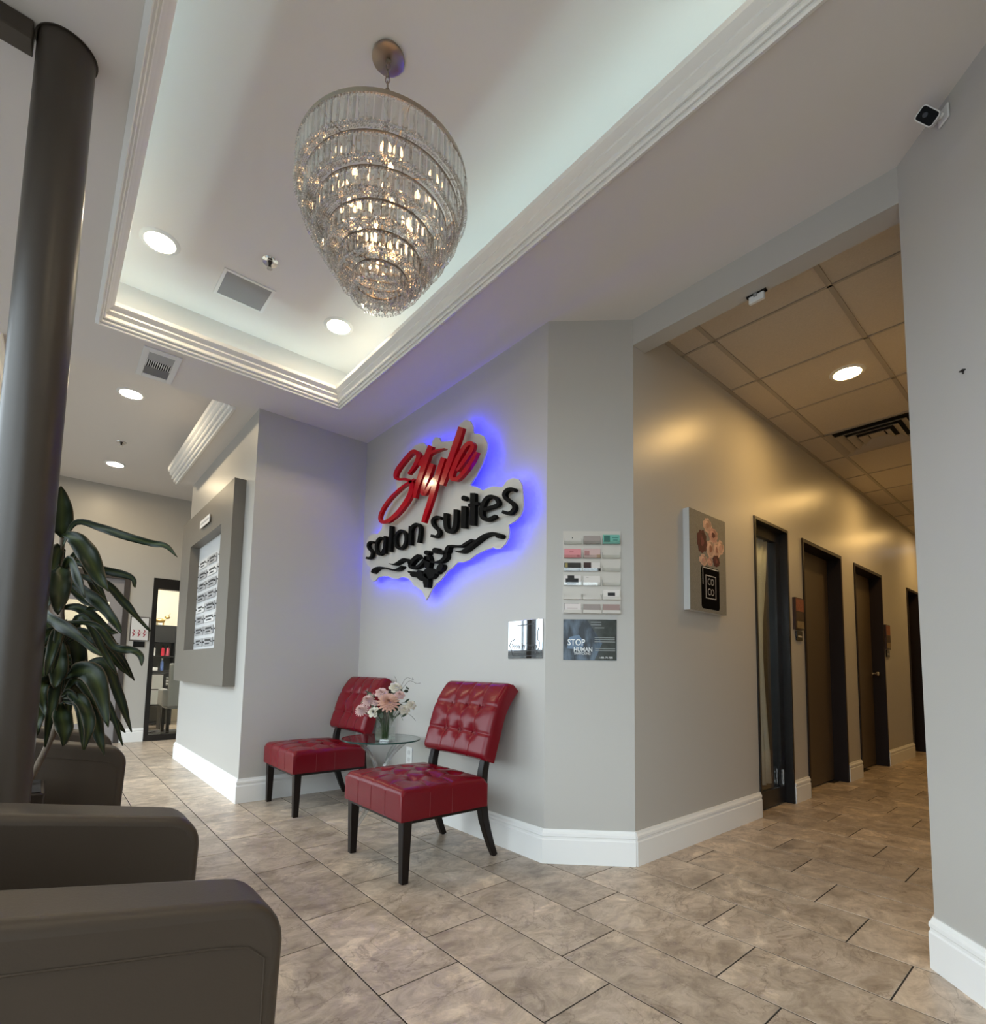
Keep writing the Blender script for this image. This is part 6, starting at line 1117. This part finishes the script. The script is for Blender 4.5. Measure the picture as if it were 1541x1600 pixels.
po = thing('poster', 'glossy dark awareness poster reading stop human trafficking', 'poster', tuple(F_CHAM[0]+CU*.235+V(0,0,1.042)))
PU0, PU1, PV0, PV1 = .095, .375, 1.043, 1.259
MB(F_CHAM).box(PU0,PU1,PV0,PV1,.001,.0035).build('sheet', poster_material(), po)
MB(F_CHAM).prism([(PU0+.165,PV0+.002),(PU1-.002,PV0+.002),(PU1-.002,PV1-.002),(PU0+.125,PV1-.002),(PU0+.205,PV0+.09)], .0035,.0038).build('info_panel', mat('poster_grey', (.06,.066,.06), .10, spec=.25, var=.5, vscale=30), po)
MB(F_CHAM).prism([(PU0+.02,PV0+.06),(PU0+.10,PV0+.055),(PU0+.11,PV0+.095),(PU0+.08,PV0+.135),(PU0+.03,PV0+.12)], .0035,.0037).build('blue_tint', mat('poster_blue', (.04,.10,.19), .10, var=.5, vscale=25), po)
PW = mat('poster_white', (.80,.82,.82), .2)
text('lettering_stop', 'STOP', .048, F_CHAM, (PU0+.022, PV0+.092, .0038), PW, po, .0004, 'LEFT', off=.0006, sx=.80)
text('lettering_human', 'HUMAN', .034, F_CHAM, (PU0+.054, PV0+.055, .0038), PW, po, .0004, 'LEFT', off=.0005, sx=.80)
text('lettering_trafficking', 'TRAFFICKING', .019, F_CHAM, (PU0+.055, PV0+.034, .0038), PW, po, .0004, 'LEFT', sx=.75)
text('lettering_phone', '1-888-373-7888', .014, F_CHAM, (PU0+.187, PV0+.014, .0038), PW, po, .0004, 'LEFT', sx=.80)
LG = mat('poster_line', (.25,.27,.26), .3)
for k, (a, b, v) in enumerate(((.145,.20,.20),(.145,.20,.186),(.165,.215,.17),(.165,.27,.118),(.165,.27,.108),(.165,.272,.096),(.168,.272,.06),(.168,.272,.05))):
    MB(F_CHAM).box(PU0+a,PU0+b,PV0+v,PV0+v+.004,.0038,.0041).build('fine_print', LG, po)

# mirrored plaque on the sign wall
MIR = mat('plaque_mirror', (.42,.44,.46), .03, metal=1)
pq = thing('plaque', 'silver mirrored plaque with engraved script on the sign wall', 'plaque', (2.03, 2.085, 1.05))
MB(F_SIGN).box(-2.222,-1.950,1.048,1.262,.0005,.007).build('plate', MIR, pq, bevel=.0015)
ENG = mat('engraving', (.05,.05,.055), .5)
def line(mb, pts, wdt, z0, z1):
    L = []; R_ = []
    for i, p in enumerate(pts):
        a = Vector(pts[max(0, i-1)]); b = Vector(pts[min(len(pts)-1, i+1)]); d = (b-a).normalized()
        L.append((p[0]-d.y*wdt/2, p[1]+d.x*wdt/2)); R_.append((p[0]+d.y*wdt/2, p[1]-d.x*wdt/2))
    mb.ribbon(L, R_, z0, z1)
bx_, bz_ = -2.222, 1.048
k = MB(F_SIGN)
line(k, [(bx_+x, bz_+z) for x, z in ((.012,.075),(.022,.065),(.03,.045),(.04,.016),(.22,.016),(.232,.04),(.25,.062),(.25,.09),(.238,.10),(.238,.15),(.245,.17))], .0045, .007, .0078)
line(k, [(bx_+x, bz_+z) for x, z in ((.075,.185),(.21,.19),(.21,.178))], .0045, .007, .0078)
line(k, [(bx_+x, bz_+z) for x, z in ((.012,.075),(.03,.10),(.06,.11))], .0045, .007, .0078)
k.build('engraved_border', ENG, pq)
k = MB(F_SIGN); pts = []
for wd0, wd1, n in ((.03,.10,4),(.112,.14,2),(.15,.235,5)):
    pts = []
    for i in range(n*8+1):
        t = i/(n*8); pts.append((bx_+wd0+(wd1-wd0)*t+.004*math.sin(t*n*2*PI), bz_+.064+.011*math.sin(t*n*2*PI+1.2)+(.010 if t < .12 else 0)))
    line(k, pts, .0036, .007, .0078)
line(k, [(bx_+.05,bz_+.042),(bx_+.21,bz_+.044)], .003, .007, .0078)
k.build('engraved_script', ENG, pq)

# ================================================================== CANVAS AND PRINTS IN THE CORRIDOR
GLIT = mat('glitter_grey', (.21,.20,.175), .5, bump=.7, bscale=220, var=.35, vscale=130)
cv_ = thing('canvas_print', 'glittery canvas print of flowers in a black perfume bottle', 'picture', (3.10, 1.61, 1.36))
cX, cZ, cD = 2.875, 1.36, .041
MB(F_HALL).box(cX,cX+.456,cZ,cZ+.615,.0005,cD-.0015).build('stretcher', mat('canvas_side', (.60,.61,.61), .6), cv_)
MB(F_HALL).box(cX,cX+.456,cZ,cZ+.615,cD-.0015,cD).build('front', GLIT, cv_)
PRB = mat('print_black', (.003,.003,.004), .7, spec=.02)
MB(F_HALL).prism(rrect(cX+.133,cX+.364,cZ+.02,cZ+.283,.022), cD, cD+.0006).build('bottle_print', PRB, cv_)
PRG = mat('print_grey', (.42,.40,.39), .4)
k = MB(F_HALL); lx0, lx1, lz0, lz1 = cX+.186, cX+.318, cZ+.085, cZ+.232
for bx4 in ((lx0,lx1,lz0,lz0+.006),(lx0,lx1,lz1-.006,lz1),(lx0,lx0+.006,lz0+.006,lz1-.006),(lx1-.006,lx1,lz0+.006,lz1-.006)): k.box(*bx4, cD+.0006, cD+.0012)
k.build('label_border', PRG, cv_)
for s_, v in (('CO', .192), ('CO', .128)): text('lettering_co', s_, .060, F_HALL, ((lx0+lx1)/2, cZ+v-.002, cD+.0006), PRG, cv_, .0006, sx=.92)
k = MB(F_HALL); k.box(cX+.150,cX+.156,cZ+.17,cZ+.275,cD+.0006,cD+.001).box(cX+.15,cX+.35,cZ+.272,cZ+.278,cD+.0006,cD+.001); k.build('glass_shine', mat('print_pale', (.6,.58,.55), .4), cv_)
def bloom(cu0, cv0, r, ry, c1, c2, sd, lvl):
    rr = random.Random(sd); k = MB(F_HALL)
    n = 44; k.prism([(cu0+r*(1+.07*math.cos(9*t+sd)+.05*math.cos(4*t+2*sd))*math.cos(t), cv0+ry*(1+.07*math.cos(9*t+sd)+.05*math.cos(4*t+2*sd))*math.sin(t)) for t in [2*PI*i/n for i in range(n)]], cD, cD+.0008+lvl*.0005)
    b = k.build('flower_print', mat('bloom_%.2f_%.2f' % (c1[0], c1[1]), c1, .6, var=.25, vscale=35), cv_)
    for q_, (dx, dy, rr_) in enumerate(((.22,.18,.62),(-.2,.12,.5),(.02,-.25,.55))):
        k = MB(F_HALL); sh_ = tuple(min(1, c*(.62, 1.18, .8)[q_]) for c in c1); z0_ = cD+.0008+lvl*.0005+.00012*(q_+1)
        k.prism([(cu0+dx*r+r*rr_*math.cos(t)*(1+.06*math.cos(5*t)), cv0+dy*ry+ry*rr_*math.sin(t)*(1+.06*math.cos(5*t))) for t in [2*PI*i/24 for i in range(24)]], cD+.0006, z0_)
        k.build('petal_print', mat('petalp_%.2f_%.2f_%d' % (c1[0], c1[1], q_), sh_, .6), b)
    k = MB(F_HALL)
    k.prism([(cu0+r*.35*math.cos(t)*(1+.25*math.cos(3*t)), cv0+ry*.4*math.sin(t)) for t in [2*PI*i/16 for i in range(16)]], cD+.0008+lvl*.0005, cD+.0014+lvl*.0005)
    k.build('flower_centre', mat('bloomc_%.2f_%.2f' % (c2[0], c2[1]), c2, .6), b)
PK, PE, MR = (.55,.30,.24), (.62,.40,.30), (.09,.018,.022)
def cpt(x, y):
    u = (x-215)/445*.456; top = 135+(x-215)*.37; bot = 1390+(x-215)*.13
    return cX+u, cZ+(bot-y)/(bot-top)*.615
for i, (x, y, r, ry, c1, c2) in enumerate(((430,350,.055,.045,PE,(.40,.22,.16)),(360,550,.060,.072,MR,(.16,.04,.045)),(500,470,.058,.045,PK,MR),(590,620,.045,.045,PE,PK),(465,640,.052,.058,PE,(.30,.12,.08)),(545,650,.045,.055,PE,(.32,.14,.10)),(375,780,.050,.034,PE,PK),(535,790,.042,.036,MR,(.18,.05,.05)),(455,800,.034,.026,PK,PE))):
    u, v = cpt(x, y); bloom(u, v, r, ry, c1, c2, i, i % 4)
rp = random.Random(2); k = MB(F_HALL)
for i in range(60):
    u, v = cX+.01+rp.random()*.43, cZ+.01+rp.random()*.59; q = rp.uniform(.0018, .004)
    k.prism([(u-q,v),(u,v-q),(u+q,v),(u,v+q)], cD, cD+.0005)
go = k.build('glitter_flakes', mat('glitter', (.8,.78,.72), .2, metal=.6), cv_); go['kind'] = 'stuff'
def doorprint(u0, v0, v1, label, l2):
    t = thing('wall_print', label, 'picture', (u0+.09, 1.61, v0), 'small prints beside the corridor doors')
    MB(F_HALL).box(u0,u0+.18,v0,v1,.0005,.022).build('block', mat('print_block', (.035,.018,.015), .4), t)
    h = v1-v0
    MB(F_HALL).box(u0+.015,u0+.178,v0+h*.58,v1-.008,.022,.023).build('floral_panel', mat('floral_red', (.28,.09,.05), .5, var=.7, vscale=60), t)
    MB(F_HALL).box(u0+.015,u0+.178,v0+h*.30,v0+h*.56,.022,.023).build('brown_panel', mat('floral_brown', (.06,.035,.025), .5), t)
    MB(F_HALL).box(u0+.03,u0+.178,v0+.012,v0+h*.27,.022,.023).build('tan_panel', mat('floral_tan', (.24,.18,.10), .5, var=.4, vscale=40), t)
    p = thing('name_plate', l2, 'name plate', (u0+.12, 1.61, v0-.085), 'black name plates beside the corridor doors')
    MB(F_HALL).box(u0+.045,u0+.165,v0-.088,v0-.010,.0005,.012).build('plate', BLACKP, p, bevel=.002)
    MB(F_HALL).box(u0+.07,u0+.15,v0-.060,v0-.046,.012,.0125).build('print_line', mat('plate_print', (.5,.48,.44), .5), p)
doorprint(4.555, 1.352, 1.612, 'small floral print between the curtained door and first brown door', 'black name plate under the nearer floral print')
doorprint(7.235, 1.300, 1.580, 'small floral print just past the second brown door', 'black name plate under the farther floral print')

# wall outlet
ot = thing('outlet', 'white wall outlet beside the glass side table', 'outlet', (2.03, 3.25, .33))
MB(F_SIGN).box(-3.290,-3.213,.305,.425,.0005,.006).build('cover_plate', WHITEP, ot, bevel=.002)
for v in (.338,.388): MB(F_SIGN).prism(rrect(-3.268,-3.235,v-.015,v+.015,.010), .006,.0075).build('socket', mat('socket_white', (.62,.62,.61), .4), ot)

# ================================================================== VASE AND FLOWERS
vx, vy, vz = 1.655, 2.940, TZ+.0105
VG = clearglass('vase_glass', (.97,.985,.98), .10, 0.0, .12)
vs = thing('vase', 'square clear glass vase on the glass side table', 'vase', (vx, vy, vz))
ca, sa = math.cos(.62), math.sin(.62)
FV = (V(vx, vy, vz), V(ca, sa, 0), V(-sa, ca, 0), Zv)
h = .046; k = MB(FV)
k.box(-h,h,-h,-h+.004,.004,.150).box(-h,h,h-.004,h,.004,.150).box(-h,-h+.004,-h+.004,h-.004,.004,.150).box(h-.004,h,-h+.004,h-.004,.004,.150)
k.build('wall_panels', VG, vs); MB(FV).box(-h,h,-h,h,0,.004).build('base', VG, vs)
MB(FV).box(-h+.0045,h-.0045,-h+.0045,h-.0045,.0045,.082).build('water', clearglass('water', (.96,.98,.94), .02, 0, .1), vs)
GR = mat('stem_green', (.05,.11,.03), .5); GLF = mat('sprig_green', (.045,.065,.035), .5, var=.3, vscale=30)
def petals(mb, c, axis, r, layers, npet, curl, wfac):
    ax = Vector(axis).normalized(); u = ax.orthogonal().normalized(); v = ax.cross(u)
    for l in range(layers):
        f = 1-l/layers*.75; tilt = .15+curl*l/layers
        for k in range(npet):
            a = 2*PI*(k+.5*(l % 2))/npet; d = u*math.cos(a)+v*math.sin(a); s_ = ax.cross(d)
            p0 = Vector(c)+ax*.004*l; L = r*f
            e = d*math.cos(tilt)+ax*math.sin(tilt)
            m1 = p0+e*L*.55+ax*L*.10; tip = p0+e*L
            wd = L*wfac
            i = [mb.pt(p) for p in (p0, m1-s_*wd+ax*.003, tip-s_*wd*.35, tip+ax*.003, tip+s_*wd*.35, m1+s_*wd+ax*.003)]
            mb.face((i[0], i[1], i[5])); mb.face((i[1], i[2], i[3], i[4], i[5]))
def flower(name, off, r, kind, m, label, cat='flower'):
    c = V(vx, vy, vz)+Vector(off); t = thing(name, label, cat, (vx, vy, vz+.01), 'flowers in the square vase')
    ax = (Vector(off)-V(0, 0, .02)).normalized()*.6+(EYE-c).normalized()*.7
    mb = MB()
    if kind == 'dahlia': petals(mb, c, ax, r, 8, 16, 1.35, .15)
    elif kind == 'rose':
        petals(mb, c, ax, r, 5, 6, 1.45, .48)
        mb.ball(c+ax.normalized()*r*.25, r*.42, 8, 6)
    mb.build('blossom', m, t, smooth=50)
    b = V(vx+off[0]*.12, vy+off[1]*.12, vz+.012)
    MB().tube(spline([b, V(vx+off[0]*.25, vy+off[1]*.25, vz+.12), c-ax.normalized()*.004], 4), .002, 6).build('stem', GR, t, smooth=60)
PEACH = mat('petal_peach', (.66,.40,.31), .6, var=.15, vscale=50); PINKP = mat('petal_pink', (.66,.46,.43), .6, var=.12, vscale=50); WHT = mat('petal_white', (.70,.66,.56), .6, var=.1, vscale=50)
E_R = V(rt.x, rt.y, 0); E_F = V(fwd.x, fwd.y, 0)
def co(dx, dz, df): p = E_R*dx+E_F*df; return (p.x, p.y, dz)
pxm = 3.3/819
def fp(px_, py_, df): return co((px_-602)*pxm, (1120-py_)*pxm+.15, df)
flower('dahlia', fp(607,1100,-.045), .072, 'dahlia', PEACH, 'large peach dahlia in the middle of the bouquet')
flower('dahlia', fp(566,1112,-.02), .045, 'dahlia', PINKP, 'pale pink dahlia drooping at the left of the bouquet')
flower('dahlia', fp(574,1098,.0), .045, 'dahlia', PINKP, 'pale pink dahlia above the drooping one at left')
flower('rose', fp(586,1114,-.05), 0.039, 'rose', WHT, 'cream rose at lower left of the bouquet')
flower('rose', fp(630,1110,-.02), 0.039, 'rose', WHT, 'cream rose at lower right of the bouquet')
flower('rose', fp(640,1103,.0), 0.034, 'rose', WHT, 'small cream rose at the far right of the bouquet')
flower('rose', fp(614,1077,.02), 0.044, 'rose', WHT, 'white rose at the top of the bouquet')
flower('rose', fp(594,1086,.0), 0.044, 'rose', PINKP, 'blush rose above the peach dahlia')
flower('rose', fp(622,1088,-.01), 0.036, 'rose', PINKP, 'blush rose right of the top white rose')
flower('rose', fp(575,1091,.03), 0.023, 'rose', WHT, 'white bud at the upper left of the bouquet')
flower('rose', fp(586,1101,-.02), 0.023, 'rose', PINKP, 'pink bud left of the peach dahlia')
def sprig(pts, leaves, label, wd=.014, m=GLF):
    t = thing('leaf_sprig', label, 'foliage', (vx, vy, vz+.01), 'greenery in the square vase')
    P_ = spline([V(vx, vy, vz+.012)]+[V(vx, vy, vz)+Vector(p) for p in pts], 4)
    MB().tube(P_, .0014, 5).build('stem', GR, t, smooth=60)
    rr = random.Random(len(label))
    for q in range(leaves):
        p = P_[int(len(P_)*(.45+.54*q/leaves))]
        d = V(rr.uniform(-1,1), rr.uniform(-1,1), rr.uniform(-.5,.8)).normalized(); s_ = d.cross(fwd).normalized()
        L = rr.uniform(.03, .05); mb = MB()
        n_ = s_.cross(d)*.003
        ids = [p, p+d*L*.35-s_*wd, p+d*L*.75-s_*wd*.7, p+d*L, p+d*L*.75+s_*wd*.7, p+d*L*.35+s_*wd]
        a_ = [mb.pt(v_+n_*.3) for v_ in ids]; b_ = [mb.pt(v_-n_*.3) for v_ in ids]
        mb.face(a_); mb.face(b_[::-1])
        for i in range(6): mb.face((a_[i], b_[i], b_[(i+1) % 6], a_[(i+1) % 6]))
        mb.build('leaf', m, t)
sprig([fp(585,1100,.01), fp(570,1082,.03)], 7, 'dark leaves rising at the left of the bouquet', .017)
sprig([fp(618,1095,.02), fp(633,1075,.03)], 6, 'dark leaves at the upper right of the bouquet')
sprig([fp(620,1110,-.03), fp(630,1125,-.04)], 4, 'leaf hanging at the lower right of the bouquet', .008)
sprig([fp(600,1112,-.06), fp(598,1122,-.07)], 6, 'dark leaves filling the vase mouth at front')
sprig([fp(615,1105,.03), fp(645,1097,.02)], 5, 'thin dark leaves reaching right of the bouquet', .007)
sprig([fp(605,1105,.05), fp(600,1085,.06)], 7, 'dark leaves at the back of the bouquet')
sprig([fp(575,1105,.02), fp(560,1100,.03)], 5, 'dark leaves behind the pink dahlias', .014)
sprig([fp(600,1100,.04), fp(612,1080,.05)], 6, 'dark leaves behind the top white rose', .015)
sprig([fp(590,1112,-.04), fp(580,1122,-.05)], 5, 'leaves hanging at the lower left of the bouquet', .012)
sprig([fp(612,1112,-.05), fp(616,1120,-.06)], 5, 'dark leaves under the peach dahlia', .014)
tg = thing('twig', 'curly dry twigs rising from the bouquet', 'twig', (vx, vy, vz+.01))
TWG = mat('twig', (.06,.045,.035), .7)
for pts in ([fp(612,1100,.03),fp(624,1070,.04),fp(631,1060,.04),fp(641,1063,.04),fp(639,1060,.05)], [fp(614,1098,.03),fp(628,1072,.05),fp(636,1065,.05),fp(646,1069,.05),fp(652,1068,.05)], [fp(608,1095,.04),fp(614,1068,.05),fp(611,1058,.05)], [fp(622,1112,-.01),fp(640,1118,.0),fp(648,1126,.0)]):
    MB().tube(spline([V(vx, vy, vz+.012)]+[V(vx, vy, vz)+Vector(p) for p in pts], 5), .0011, 5).build('branch', TWG, tg, smooth=60)
